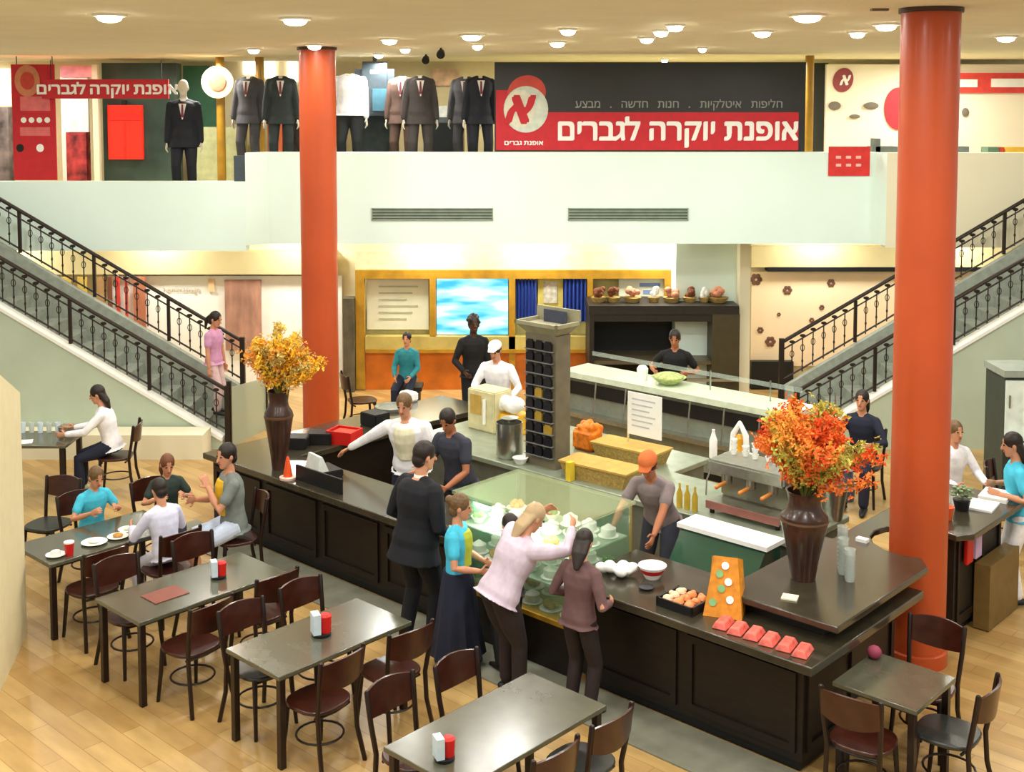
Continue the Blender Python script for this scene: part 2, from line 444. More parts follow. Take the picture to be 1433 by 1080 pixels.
make_table(2.43, 3.14, -2.74, -1.3, 'long dark table with a red menu on it, second from the left')
make_table(4.03, 4.71, -2.53, -1.24, 'shiny dark table with a glass condiment holder, in the middle of the row')
make_table(5.97, 6.69, -2.64, -1.24, 'greenish dark table nearest the bottom edge with a red sauce jar')
make_table(7.66, 8.29, .12, .78, 'small square dark table in front of the right orange column')
chair(1.60, -2.33, '-s', 'brown chair at the right side of the plates table, nearest the cream wall')
chair(1.68, -1.62, '-s', 'chair with a black crest rail under the person in white')
chair(2.40, -2.38, '+s', 'brown chair at the left side of the red menu table, nearer the viewer')
chair(2.40, -1.62, '+s', 'brown chair at the left side of the red menu table, farther end')
chair(3.28, -2.36, '-s', 'brown chair at the right side of the red menu table, seen from behind', turn=6)
chair(3.18, -1.62, '-s', 'chair with only its curved top showing beyond the red menu table, nearer the counter')
chair(4.02, -2.2, '+s', 'brown chair tucked under the left side of the shiny table, nearer', kind=1)
chair(4.0, -1.6, '+s', 'brown chair tucked under the left side of the shiny table, farther, nearer the counter', kind=1)
chair(4.76, -2.22, '-s', 'brown chair seen from behind in front of the shiny table', turn=4)
chair(4.80, -1.55, '-s', 'brown chair beside the shiny table, its seat showing, nearest the suited man', turn=-4)
chair(5.85, -2.24, '+s', 'chair with glints on its back at the left of the bottom table, nearer')
chair(5.93, -1.68, '+s', 'chair with glints on its back at the left of the bottom table, nearest the girl')
chair(6.72, -1.56, '-s', 'chair at the right of the bottom table, dark seat showing, nearer the counter', kind=1)
chair(6.72, -2.12, '-s', 'chair at the right of the bottom table, cut by the bottom edge')
chair(7.97, .0, '+t', 'dark chair seen from behind at the front of the square table', turn=6)
chair(7.96, 1.0, '-t', 'chair with blue glints on its back, between the square table and the orange column', turn=5)
chair(8.36, .48, '-s', 'dark chair at the right end of the square table, its seat showing', kind=1, turn=4)

# ------------------------------------------------------------------ people
def ik(a, t, l1, l2, pole):
    a = Vector(a); t = Vector(t); d = t-a; L = min(d.length, (l1+l2)*.999)
    dn = d.normalized(); x = (l1*l1-l2*l2+L*L)/(2*L); h = math.sqrt(max(0, l1*l1-x*x))
    pl = Vector(pole); pl = (pl-dn*pl.dot(dn)).normalized()
    return a+dn*x+pl*h, a+dn*L
def person(label, loc, yaw, h=1.75, lean=0, side=0, twist=0, head=(0, 0), lh=(-.24, .06, .80), rh=(.24, .06, .80), lf=(-.11, .02, .08), rf=(.11, .02, .08),
           hipz=.93, hipy=0, skin=None, hair=None, hstyle='short', top=None, sleeve='long', bottom=None, btype='trousers', shoe=None, child=0, fat=1.0,
           name='person', cat='person', tie=None, jacket=False, hat=None, curl=.5, apron=None, face=True, group=None, headless=False, knee=(0, 1, .1), over=None, vox=.0065):
    k = h/1.75
    skin = skin or M_skin; hair = hair or M_hair; shoe = shoe or M_black
    o = thing(name, label, cat, loc, yaw, group); o.scale = (k, k, k)
    if hipz < .8: hipz = .48/k+.135
    hk = 1+.28*child; th = .43; sh = .415
    P0 = Vector((0, hipy, hipz))
    ly = R(lean); ls = R(side)
    up = Vector((math.sin(ls), math.sin(ly), math.cos(ly)*math.cos(ls))).normalized()
    fw = Vector((0, math.cos(ly), -math.sin(ly)))
    tw = R(twist)
    def chestx(a=1): return (Matrix.Rotation(tw*a, 3, up) @ Vector((1, 0, 0)))
    def tor(dz, rx, ry, a): 
        x = chestx(a); y = up.cross(x); return (P0+up*dz, x*rx*fat, y*ry*fat)
    nb = P0+up*.52
    hp, hy_ = head
    hu = (up*.5+Vector((0, 0, .5))).normalized(); hR = Matrix.Rotation(tw*.8+R(hy_), 3, Vector((0, 0, 1)))
    hfw = (hR @ Vector((0, math.cos(R(hp)), -math.sin(R(hp))))).normalized(); hrt = hfw.cross(hR @ Vector((0, math.sin(R(hp)), math.cos(R(hp))))).normalized()
    hup = hrt.cross(hfw).normalized()
    hc = nb+hu*(.09)+hup*.09*hk+hfw*.02
    HM = Matrix((hrt, hfw, hup)).transposed()
    cx = chestx(1)
    shl = {-1: P0+up*.445-cx*.165*fat, 1: P0+up*.445+cx*.165*fat}
    hand = {-1: Vector(lh), 1: Vector(rh)}; foot = {-1: Vector(lf), 1: Vector(rf)}
    el = {}; wr = {}; kn = {}; an = {}; hj = {}
    for s in (-1, 1):
        el[s], wr[s] = ik(shl[s], hand[s], .29, .255, (s*.6, -.7, -.5))
        hj[s] = P0+Vector((s*.09, 0, -.03)); kn[s], an[s] = ik(hj[s], foot[s], th, sh, (knee[0]+s*.12, knee[1], knee[2]))
    torso = [tor(-.09, .12, .09, 0), tor(-.04, .165, .115, 0), tor(.02, .165, .118, 0), tor(.12, .14, .10, .3), tor(.2, .138, .098, .6), tor(.32, .162, .115, 1), tor(.42, .165, .108, 1), tor(.475, .13, .085, 1), tor(.505, .07, .06, 1), tor(.53, .04, .04, 1)]
    mb = MB(); mb.loft(torso, 20)
    if not headless:
        mb.tube([nb-up*.04, nb+hu*.05, hc-hup*.06*hk], [.058, .052, .05], 12)
        s_ = []
        for z, rx, ry, yo in ((-.118, .018, .02, .055), (-.105, .036, .045, .038), (-.075, .052, .068, .018), (-.03, .066, .086, .002), (.02, .073, .094, -.004), (.06, .073, .094, -.008), (.095, .06, .078, -.012), (.117, .034, .045, -.012), (.124, .01, .012, -.012)):
            s_.append((hc+(hup*z+hfw*yo)*hk, hrt*rx*hk, hfw*ry*hk))
        mb.loft(s_, 18)
        mb.tube([hc+(hfw*.088+hup*.015)*hk, hc+(hfw*.106-hup*.03)*hk], [.008*hk, .015*hk], 8, caps='round')   # nose
        for s in (-1, 1): mb.ball(hc+(hrt*s*.075-hup*.005-hfw*.005)*hk, (.012*hk, .02*hk, .032*hk), 8, HM)
    for s in (-1, 1):
        mb.tube([nb-up*.01+cx*s*.03, shl[s]+up*.01-cx*s*.02], [.042, .042], 12, caps='round')
        mb.tube([shl[s], (shl[s]+el[s])/2, el[s], (el[s]*.6+wr[s]*.4), wr[s]], [.048*fat, .046*fat, .038, .038, .025], 12, caps='round')
        d = (wr[s]-el[s]).normalized()
        # palm and five fingers
        n = Vector((-s, 0, 0)); n = (n-d*n.dot(d)).normalized(); lat = d.cross(n).normalized()
        if lat.y < 0: lat = -lat
        mb.tube([wr[s], wr[s]+d*.045, wr[s]+d*.09], [.026, .036, .04], 12, asp=(1, .42) , caps='round', up=n)
        for fi, (o_, ln) in enumerate(((-.03, .062), (-.01, .075), (.011, .08), (.031, .07))):
            a = wr[s]+d*.088+lat*o_; q = a; pts = [q]; dd = (d+lat*o_*3.5).normalized()
            for j in range(3):
                dd = (dd+n*curl*.55).normalized(); q = q+dd*ln*(.45, .32, .23)[j]; pts.append(q)
            mb.tube(pts, [.0092, .009, .0082, .007], 8, caps='round')
        a = wr[s]+d*.03+lat*.03; mb.tube([a, a+(d*.5+lat*.8+n*.3).normalized()*.035, a+(d*.5+lat*.8+n*.3).normalized()*.035+(d+n*.5).normalized()*.032], [.013, .011, .009], 8, caps='round')
        if hipz > .3 or True:
            mb.tube([hj[s]+Vector((0, 0, .04)), hj[s]*.5+kn[s]*.5, kn[s], kn[s]*.65+an[s]*.35, an[s]], [.085*fat, .072*fat, .054, .056, .036], 14, caps='round')
            fz = an[s]; fdir = Vector((s*.15, 1, 0)).normalized()
            mb.tube([fz+Vector((0, -.03, -.035)), fz+fdir*.07+Vector((0, 0, -.04)), fz+fdir*.16+Vector((0, 0, -.052))], [.036, .036, .026], 10, asp=(1.1, .8), caps='round')
    mb.build('body', skin, o, remesh=vox, sm_iter=2)
    if face and not headless:
        for s in (-1, 1): MB().ball(hc+(hrt*s*.032+hfw*.086+hup*.012)*hk, (.013*hk, .009*hk, .008*hk), 8, HM).build('eye', M_eye, o)
        MB().ball(hc+(hfw*.088-hup*.062)*hk, (.024*hk, .008*hk, .007*hk), 8, HM).build('mouth', M_lip, o)
    if hstyle and not headless:
        mb = MB(); mb.ball(hc+(-hfw*.012+hup*.034)*hk, (.085*hk, .1*hk, .1*hk), 16, HM)
        mb.ball(hc+(-hfw*.05-hup*.03)*hk, (.07*hk, .06*hk, .07*hk), 14, HM)
        if hstyle == 'long':
            mb.tube([hc-hfw*.05*hk, hc-hfw*.085*hk-hup*.12*hk, hc-hfw*.09*hk-hup*.24*hk], [.085*hk, .078*hk, .035*hk], 14, asp=(1, .55), caps='round', up=hfw)
        if hstyle == 'tail':
            mb.tube([hc-hfw*.1*hk+hup*.02, hc-hfw*.15*hk-hup*.06*hk, hc-hfw*.14*hk-hup*.2*hk], [.035*hk, .04*hk, .014*hk], 10, caps='round')
        if hstyle == 'bun': mb.ball(hc+(-hfw*.11+hup*.06)*hk, .042*hk, 12)
        if hstyle == 'curly':
            rr = random.Random(3)
            for q in range(46):
                v = Vector((rr.gauss(0, 1), rr.gauss(-.5, 1), rr.gauss(.5, 1))).normalized()
                mb.ball(hc+HM @ Vector((v.x*.085, v.y*.1-.022, v.z*.1+.03))*hk, .024*hk, 6)
        mb.build('hair', hair, o, remesh=.008, sm_iter=1)
    if hat: 
        MB().ball(hc+(hup*.07-hfw*.01)*hk, (.092*hk, .108*hk, .07*hk), 16, HM).tube([hc+(hup*.06+hfw*.06)*hk, hc+(hup*.055+hfw*.15)*hk], [.075*hk, .05*hk], 12, asp=(1, .15), up=hup).build('cap', hat, o, remesh=.008, sm_iter=1)
    if top:
        g = .016 if not jacket else .03
        mb = MB(); lo = .02 if btype == 'skirt' else (-.17 if jacket else -.06)
        sec = []
        for i, (c, x, y) in enumerate(torso[1:-1]):
            if i == 0: sec.append((P0+up*lo, x*((.165*fat+g+.034)/x.length if btype != 'skirt' else 1.02), y*((.115*fat+g+.042)/y.length if btype != 'skirt' else 1.02)))
            if c.z < (P0+up*(lo+.02)).z: continue
            sec.append((c, x*(1+g/x.length), y*(1+g/y.length)))
        mb.loft(sec, 22)
        for s in (-1, 1):
            mb.tube([nb-up*.022+cx*s*.035, shl[s]+up*.004-cx*s*.02], [.052, .053+g*.2], 12, caps='round')
            if sleeve == 'long': mb.tube([shl[s], (shl[s]+el[s])/2, el[s], wr[s]*.93+el[s]*.07], [.056*fat+g*.3, .053*fat+g*.3, .047+g*.4, .034+g*.4], 12, caps='round')
            elif sleeve == 'short': mb.tube([shl[s], shl[s]*.4+el[s]*.6], [.062*fat, .06*fat], 12, caps='round')
            else: mb.tube([shl[s]-up*.03-cx*s*.05, shl[s]], [.07, .06], 12, caps='round')
        mb.build('jacket' if jacket else 'shirt', top, o, remesh=.010, sm_iter=3)
    if jacket and tie is not None and not headless:
        MB().tube([nb-up*.03+fw*.0, nb+up*.025], [.062, .058], 14).build('collar', M_paper, o)
    if jacket and name == 'mannequin':
        fy = up.cross(cx); zc = torso[5][0]; q_ = []
        def cp(dx, dz, dy): return P0+up*dz+cx*dx+fy*dy
        f0 = .118*fat+.028
        MB().hexa([cp(-.055, .47, f0-.035), cp(.055, .47, f0-.035), cp(.006, .24, f0+.012), cp(-.006, .24, f0+.012)], [cp(-.055, .47, f0-.015), cp(.055, .47, f0-.015), cp(.006, .24, f0+.02), cp(-.006, .24, f0+.02)]).build('shirt_front', mat('shirt_ivory', (226, 222, 214), .7), o)
        MB().hexa([cp(-.012, .46, f0-.02), cp(.012, .46, f0-.02), cp(.02, .27, f0+.012), cp(-.02, .27, f0+.012)], [cp(-.012, .46, f0-.005), cp(.012, .46, f0-.005), cp(.02, .27, f0+.024), cp(-.02, .27, f0+.024)]).build('tie', mat('tie_wine', (110, 40, 50), .5), o)
    if over: # contrasting front panel worn over the shirt
        mb = MB(); fy = up.cross(cx)
        mb.loft([(c+fy*.03, x*.78, y*1.12) for c, x, y in torso[3:8]], 18); mb.build('waistcoat' if over[0] == 'v' else 'front_panel', over[1], o, remesh=.010, sm_iter=2)
    if bottom:
        mb = MB()
        if btype == 'skirt':
            n = 40; secs = [(.07, .178, .142), (-.02, .192, .155), (-.2, .21, .18), (-.45, .24, .21), (-.8, .29, .27)]
            b = mb.bm; prev = None
            for zi, (dz, rx, ry) in enumerate(secs):
                f = zi/4*.07
                ring = [b.verts.new((P0.x+rx*(1+f*math.cos(10*q*2*math.pi/n))*math.cos(2*math.pi*q/n), P0.y+ry*(1+f*math.cos(10*q*2*math.pi/n))*math.sin(2*math.pi*q/n), P0.z+dz)) for q in range(n)]
                if prev:
                    for q in range(n): b.faces.new((prev[q], prev[(q+1) % n], ring[(q+1) % n], ring[q]))
                else: b.faces.new(ring)
                prev = ring
            mb.build('skirt', bottom, o)
        else:
            mb.loft([(c, x*(1+.012/x.length), y*(1+.012/y.length)) for c, x, y in torso[0:4]], 20)
            for s in (-1, 1):
                e = kn[s]*.12+an[s]*.88 if btype == 'trousers' else kn[s]*.9+hj[s]*.1
                if btype == 'trousers': mb.tube([hj[s]+Vector((0, 0, .03)), hj[s]*.5+kn[s]*.5, kn[s], kn[s]*.5+an[s]*.5, e-Vector((0, 0, .015))], [.094*fat, .084*fat, .072, .068, .062], 14, caps='round')
                else: mb.tube([hj[s]+Vector((0, 0, .03)), hj[s]*.5+kn[s]*.5, e], [.1*fat, .09*fat, .08], 14)
            mb.build(btype, bottom, o, remesh=.010, sm_iter=2)
    if apron:
        fy = up.cross(cx)
        MB().loft([(P0+up*dz+Vector((0, .015, 0)), Vector((1, 0, 0))*rx, Vector((0, 1, 0))*ry) for dz, rx, ry in ((-.5, .2, .15), (-.1, .195, .15), (.08, .17, .13))], 20).build('apron', apron, o)
    for s in (-1, 1):
        fz = an[s]; fdir = Vector((s*.15, 1, 0)).normalized()
        MB().tube([fz+Vector((0, -.045, -.034)), fz+fdir*.06+Vector((0, 0, -.036)), fz+fdir*.18+Vector((0, 0, -.05))], [.043, .045, .03], 12, asp=(1.05, .8), caps='round').build('shoe', shoe, o, remesh=.008)
    o['_j'] = 0; del o['_j']
    return o
def yawto(d): return math.atan2(d[1], d[0])-R(90)
Mc = lambda n, c, r=.8: mat('cloth_'+n, c, r, var=.12, scale=12)
suit = Mc('black_suit', (15, 17, 25)); navy = Mc('navy', (26, 32, 52)); whitec = Mc('white', (240, 240, 245)); char = Mc('charcoal', (52, 54, 66)); turq = Mc('turquoise', (70, 190, 220))
# customers at the counter
a = P(3.93, -.48); person('man in a dark suit seen from behind, leaning in to the counter', a, yawto(V), 1.86, lean=7, twist=-6, lh=(-.2, .20, .98), rh=(.17, .20, .98), hair=M_hair, top=suit, jacket=True, tie=1, bottom=suit, lf=(-.12, -.02, .08), rf=(.13, .06, .08), fat=1.2, head=(8, -12))
a = P(4.45, -.47); person('girl in a turquoise top and long dark skirt holding something at the display case', a, yawto(V*.5+U*.85), 1.50, head=(6, 10), lh=(-.14, .24, 1.05), rh=(.14, .26, 1.05), hair=M_hairb, hstyle='bun', top=turq, sleeve='short', bottom=navy, btype='skirt', child=.25, over=('f', Mc('lime', (176, 190, 60))))
a = P(4.84, -.22); person('person in black standing between the girl and the glass case', a, yawto(V*.3-U), 1.35, head=(0, 0), fat=.8, lh=(-.15, .2, .98), rh=(.16, .2, .95), hstyle='long', top=Mc('black', (16, 16, 18)), bottom=Mc('black', (16, 16, 18)), child=.3)
a = P(5.14, -.54); person('woman in a pale lilac top bending over the glass display case', a, yawto(V*.95+U*.3), 1.66, lean=30, hipy=-.12, head=(35, 0), lh=(-.26, .46, 1.47), rh=(.25, .46, 1.47), hair=mat('blonde_hair', (186, 160, 120), .5), hstyle='long', top=Mc('lilac', (206, 190, 206)), fat=1.3, bottom=Mc('dark_brown', (42, 32, 32)))
a = P(5.76, -.42); person('person in a brown long-sleeved top beside the woman bending over the case', a, yawto(V), 1.5, lean=4, head=(30, 20), lh=(-.2, .2, 1.04), rh=(.2, .2, 1.06), hair=M_hair, hstyle='long', top=Mc('mauve_brown', (104, 76, 76)), bottom=Mc('dark_brown', (42, 32, 32)))
# staff inside the island
a = P(2.12, 1.12); person('man in a white shirt behind the counter reaching left along it', a, yawto(-V+U*.35), 1.78, lean=12, lh=(-.25, .28, 1.0), rh=(.75, .18, 1.02), twist=10, head=(15, 0), skin=M_skin, hstyle='short', hair=M_hairb, top=whitec, bottom=navy, fat=1.2, over=('v', Mc('cream_panel', (226, 222, 190))))
a = P(2.84, 1.16); person('dark-haired man in a charcoal polo shirt serving over the counter', a, yawto(-V+U*.1), 1.76, lean=16, head=(28, 10), lh=(-.15, .4, .96), rh=(.2, .42, .98), skin=M_skin2, top=char, sleeve='short', bottom=Mc('black', (16, 16, 18)), fat=1.05)
a = P(5.1, 1.55); person('worker in a grey shirt and orange cap leaning over beside the glass case', a, yawto(-V+U*.25), 1.74, lean=32, hipy=-.1, head=(30, 5), lh=(-.2, .62, .98), rh=(.22, .55, 1.0), skin=M_skin2, top=Mc('grey_shirt', (128, 116, 116)), sleeve='short', bottom=char, hat=Mc('orange_cap', (200, 104, 50)))
a = P(.72, 4.0); person('person in white with a white cap working behind the middle of the island', a, yawto(Vector((-.4, -1, 0))), 1.74, lean=10, head=(20, 0), lh=(-.25, .3, 1.0), rh=(.2, .4, 1.1), top=whitec, bottom=whitec, hat=whitec, fat=1.1)
a = D(662, 480, 17.3); a.z = 0; person('person in black with black hair standing before the turquoise screen', a, yawto(Vector((.3, -1, 0))), 1.80, lean=2, hstyle='curly', top=Mc('black', (16, 16, 18)), bottom=Mc('black', (16, 16, 18)), skin=mat('deep_skin', (70, 44, 30), .5), rh=(.2, .25, 1.0))
a = P(2.0, 6.26); person('cook in a black T-shirt working in front of the dark cabinet', a, yawto(Vector((-.25, -1, 0))), 1.74, lean=8, head=(15, 0), lh=(-.2, .22, 1.16), rh=(.28, .2, 1.16), skin=M_skin2, top=Mc('black', (16, 16, 18)), sleeve='short', bottom=Mc('black', (16, 16, 18)), apron=Mc('khaki_apron', (150, 140, 96)))
a = D(570, 515, 18.6); a.z = 0; person('person in a teal shirt sitting by the orange wood panel', a, yawto(Vector((-.2, -1, 0))), 1.5, hipz=.56, hipy=0, lf=(-.12, .42, .08), rf=(.12, .42, .08), lh=(-.15, .3, .75), rh=(.15, .3, .75), top=Mc('teal', (40, 130, 140)), bottom=navy)
MBx = MB().box(-.24, .24, -.2, .2, .40, .46).box(-.2, .2, -.16, .16, 0, .40); tag(MBx.build('stool', M_blackwood), 'dark box stool under the person in teal by the orange panel', 'stool', loc=a)
# girl on the left stairs
a = D(290, 560, 17.2); a.z = .36; a.x = -4.35
person('girl in a pink top walking down the left staircase', a, yawto(Vector((1, -.35, 0))), 1.5, hstyle='tail', top=Mc('pink', (206, 150, 188)), bottom=Mc('pale_pink', (222, 190, 190)), btype='trousers', child=.3, head=(15, 0), rf=(.1, .12, .08), lf=(-.1, -.04, .08), sleeve='short')
# seated people left
sit = dict(hipz=.555, lf=(-.12, .40, .08), rf=(.13, .42, .08))
a = P(-2.22, -.38); wchair = Vector((-4.98, 14.72, 0))
chair(0, 0, '+s', 'chair under the woman in a white blouse by the stair wall', p=wchair, rz=yawto((-1, -.12)))
person('long-haired woman in a white blouse sitting at the table by the stair wall', wchair+Vector((-.03, 0, 0)), yawto((-1, -.12)), 1.66, lean=14, head=(15, 0), lh=(-.18, .55, .84), rh=(.16, .52, .84), hstyle='long', top=whitec, bottom=navy, shoe=Mc('pale_shoe', (226, 220, 180)), **sit)
ctr = W(84, 617, .72)
wt = thing('cafe_table', 'dark table with glassware by the stair wall at the left', 'table', (-5.95, 14.6, 0), 0, 'dark cafe tables')
MB().box(-.5, .52, -.34, .34, .685, .72).build('tabletop', M_table, wt, bevel=.006)
for x in (-.44, .46):
    for y in (-.28, .28): MB().box(x-.03, x+.03, y-.03, y+.03, 0, .684).build('leg', M_chairleg, wt)
chair(0, 0, '+s', 'empty dark chair between the stair wall table and the boy in turquoise', p=P(.42, -1.85)+Vector((-.5, .5, 0)), rz=yawto(-V+U*.5), kind=1)
kid = dict(hipz=.62, lf=(-.12, .26, .12), rf=(.13, .28, .12))
chair(.44, -1.74, '+s', 'chair under the boy in the turquoise shirt')
person('boy in a turquoise shirt sitting at the plates table', P(.44, -1.72), yawto(U), 1.36, lean=10, head=(20, 0), lh=(-.16, .36, 1.06), rh=(.2, .36, 1.06), hair=M_hairb, top=turq, sleeve='short', bottom=navy, child=.45, **kid)
chair(.58, -1.0, '+s', 'chair under the brown-haired child beside the boy in turquoise')
person('brown-haired child sitting beside the boy in turquoise', P(.62, -.98), yawto(U*.9-V*.3), 1.36, lean=8, head=(18, 0), lh=(-.18, .32, 1.06), rh=(.18, .32, 1.06), hair=mat('auburn_hair', (110, 64, 36), .5), hstyle='long', top=Mc('dark_green', (44, 60, 54)), sleeve='short', bottom=navy, child=.45, **kid)
person('person in a pale blouse facing the boy in turquoise, seen from behind', P(1.66, -1.6), yawto(-U), 1.5, lean=10, head=(15, 0), lh=(-.2, .40, .93), rh=(.2, .40, .93), hair=M_hair, hstyle='short', top=Mc('pale_blue', (214, 216, 240)), sleeve='long', bottom=Mc('pale_blue', (214, 216, 240)), **sit)
chair(1.5, -.72, '-t', 'chair under the man in yellow and grey', turn=-20)
person('man in a yellow and grey shirt sitting at the end of the plates table', P(1.5, -.74), FACE['-t']-R(20), 1.78, lean=4, head=(4, 20), lh=(-.06, .26, 1.02), rh=(.14, .34, .86), hair=M_hair, top=Mc('grey_green', (120, 128, 124)), sleeve='short', bottom=Mc('pale_shorts', (196, 210, 232)), btype='shorts', over=('f', Mc('yellow', (222, 176, 30))), **sit)
# people right
a = W(1418, 850); person('person in turquoise top and white trousers at the right edge', a+Vector((.10, .14, 0)), yawto(Vector((-1, .2, 0))), 1.68, lean=6, head=(10, 0), lh=(-.2, .22, 1.16), rh=(.2, .2, 1.16), top=turq, sleeve='short', bottom=whitec, hair=M_hair, hstyle='long')
a = Vector((4.28, 14.3, 0)); person('person in navy blue sitting behind the right flowers', a, yawto(Vector((-.6, -1, 0))), 1.72, lean=8, hipz=.56, lf=(-.12, .4, .08), rf=(.12, .42, .08), top=navy, bottom=navy, hair=M_hair, hstyle='long', lh=(-.2, .4, .85), rh=(.2, .4, .85))
chair(0, 0, '+s', 'chair under the person in navy behind the right flowers', p=a, rz=yawto(Vector((-.6, -1, 0))))
a = Vector((4.85, 13.0, 0)); person('person in white sitting just right of the right column, beyond the counter', a, yawto(Vector((.3, -1, 0))), 1.66, lean=8, hipz=.56, lf=(-.12, .4, .08), rf=(.12, .42, .08), top=whitec, bottom=char, hair=M_hairb, lh=(-.2, .4, .8), rh=(.2, .4, .8))
chair(0, 0, '+s', 'chair under the person in white right of the right column', p=a, rz=yawto(Vector((.3, -1, 0))))
chair(0, 0, '+s', 'dark chair standing by the grey cabinet at the right edge', p=(5.55, 12.9, 0), rz=yawto(Vector((1, -.6, 0))))
chair(0, 0, '+s', 'brown chair half cut by the picture edge, behind the turquoise person', p=(5.55, 11.9, 0), rz=yawto(Vector((-.3, 1, 0))))
chair(0, 0, '+s', 'dark chair on the pale floor right of the left column, by the orange panel', p=D(507, 560, 17.6).xy.to_3d(), rz=yawto(Vector((1, .4, 0))))

# ------------------------------------------------------------------ ISLAND
def lbox(mb, s0, s1, t0, t1, z0, z1, bev=0):     # box in island axes, built in world space
    m = Matrix.Translation(P(0, 0)) @ Matrix.Rotation(AN, 4, 'Z')
    return mb.box(s0, s1, t0, t1, z0, z1, M=m, bev=bev)
def at_island(name, label, cat, s, t, z=0, turn=0, group=None): return thing(name, label, cat, P(s, t, z), AN+R(turn), group)
def counter_base(label, s0, s1, t0, t1, z1, panels=(), m=None, recess=.05):
    o = thing('bar_counter', label, 'counter', P((s0+s1)/2, (t0+t1)/2), AN)
    hx, hy = (s1-s0)/2, (t1-t0)/2
    MB().box(-hx, hx, -hy, hy, .1, z1).build('body', m or M_dwood, o)
    MB().box(-hx+.04, hx-.04, -hy+.04, hy-.04, 0.012, .1).build('plinth', M_black, o)
    for side, n in panels:
        L = 2*hx if side in '-t+t' and side[1] == 't' else 2*hy
        for i in range(n):
            a = -L/2+L*i/n+.05; b = -L/2+L*(i+1)/n-.05
            q = MB()
            for u0, u1, v0, v1 in ((a, b, .16, .22), (a, b, z1-.13, z1-.07), (a, a+.05, .22, z1-.13), (b-.05, b, .22, z1-.13)):
                if side == '-t': q.box(u0, u1, -hy-.02, -hy, v0, v1)
                if side == '+s': q.box(hx, hx+.02, u0, u1, v0, v1)
                if side == '-s': q.box(-hx-.02, -hx, u0, u1, v0, v1)
            q.build('panel_frame', M_dwood, o)
    return o
def worktop(label, poly, z0, z1, m=None, holes=None):
    c = P(*poly[0]); q = MB(); pts = []
    for a, b in poly: p = P(a, b)-c; pts.append((p.x, p.y))
    q.prism(pts, z0, z1)
    o = q.build('worktop', m or M_top, bevel=.01); tag(o, label, 'worktop', loc=c); return o
counter_base('long dark panelled counter front running from the flowers to the suited man', 0, 3.9, 0, .55, .83, (('-t', 4), ('-s', 1)))
counter_base('dark counter side running back from the left vase behind the left column', 0, .75, .56, 3.6, .83, (('-s', 4),))
worktop('brown stone worktop under the left vase, turning the corner of the island', [(-.06, -.1), (3.92, -.1), (3.92, .6), (.85, .6), (.85, 3.65), (-.06, 3.65)], .831, .9)
counter_base('dark panelled counter front right of the glass case under the pink packets', 5.42, 7.5, 0, .8, .83, (('-t', 2), ('+s', 1)))
worktop('brown stone worktop holding the pink packets and pastry tray', [(5.36, -.14), (7.64, -.14), (7.64, 1.7), (6.9, 1.7), (6.9, .86), (5.36, .86)], .831, .9)
cs, ct = ST(colR.location)
counter_base('dark counter side between the square table and the orange column', 6.9, 7.3, .82, ct-.42, .83, (('+s', 1),))
counter_base('dark counter side beyond the orange column with a khaki end block', 6.8, 7.4, ct+.55, 4.0, .99, (('+s', 2),), m=M_blackwood)
q = lbox(MB(), 7.425, 7.57, 3.3, 4.02, .012, .62); tag(q.build('end_block', mat('khaki_wood', (120, 96, 50), .5)), 'khaki brown wooden block at the far right end of the island', 'block')
# riser and raised top with its round notch
o = at_island('counter_plinth', 'black riser carrying the raised counter under the big dark vase', 'counter', 7.1, .9)
MB().box(-.35, .35, -.5, .6, .901, .999).build('body', M_black, o); MB().box(-.35, .1, .62, .80, .901, .999).build('bracket', M_black, o)
poly = [(6.62, .27), (7.62, .27)]
poly.append((7.62, ct-.52))
for k in range(11):
    a = R(-62-k*(236-0)/10)
    poly.append((cs+.40*math.cos(a)*1.0, ct+.40*math.sin(a)))
poly += [(7.6, ct+.5), (7.6, 4.1), (6.72, 4.1), (6.72, 1.9), (6.62, 1.9)]
worktop('raised stone worktop with a round notch for the orange column', poly, 1.0, 1.055)
# middle counters
steelgreen = mat('pale_steel_top', (150, 160, 140), .3, .3, var=.12)
counter_base('steel working counter in the middle of the island under the tall grey rack', 1.2, 6.3, 2.0, 2.9, .84, m=mat('steel_body', (120, 126, 116), .4, .4))
worktop('pale steel worktop in the middle of the island', [(1.15, 1.93), (6.35, 1.93), (6.35, 2.95), (4.3, 2.95), (4.3, 3.65), (1.15, 3.65)], .841, .9, steelgreen)
counter_base('rear part of the steel working counter behind the tall grey rack', 1.2, 4.25, 2.92, 3.6, .84, m=mat('steel_body', (120, 126, 116), .4, .4))

# ---- display case
o = at_island('display_case', 'glass pastry display case with a green glass lid, front of the island', 'display case', 4.64, .42)
hx, hy = .69, .42
MB().box(-hx, hx, -hy, hy, .012, .42).build('base', M_dwood, o)
MB().box(-hx-.01, hx+.01, -hy-.015, hy+.01, .42, .46).build('trim', M_gold, o)
for x, y in ((-1, -1), (1, -1), (-1, 1), (1, 1)): MB().box(x*hx-.02*(x > 0), x*hx+.02*(x < 0), y*hy-.02*(y > 0), y*hy+.02*(y < 0), .46, 1.3).build('corner_post', M_gold if x > 0 else M_steel, o)
MB().box(-hx+.02, hx-.02, -hy, -hy+.008, .46, 1.3).build('front_glass', M_gglass, o)
for x in (-1, 1): MB().box(x*hx-.004, x*hx+.004, -hy+.02, hy-.02, .46, 1.3).build('side_glass', M_gglass, o)
MB().box(-hx-.02, hx+.02, -hy-.03, hy+.03, 1.3, 1.325).build('lid', glass('lid_glass', (200, 214, 160), .22), o)
for z in (.74, 1.02): MB().box(-hx+.03, hx-.03, -hy+.03, hy-.03, z-.012, z).build('shelf', glass('shelf_glass', (200, 226, 200), .45), o)
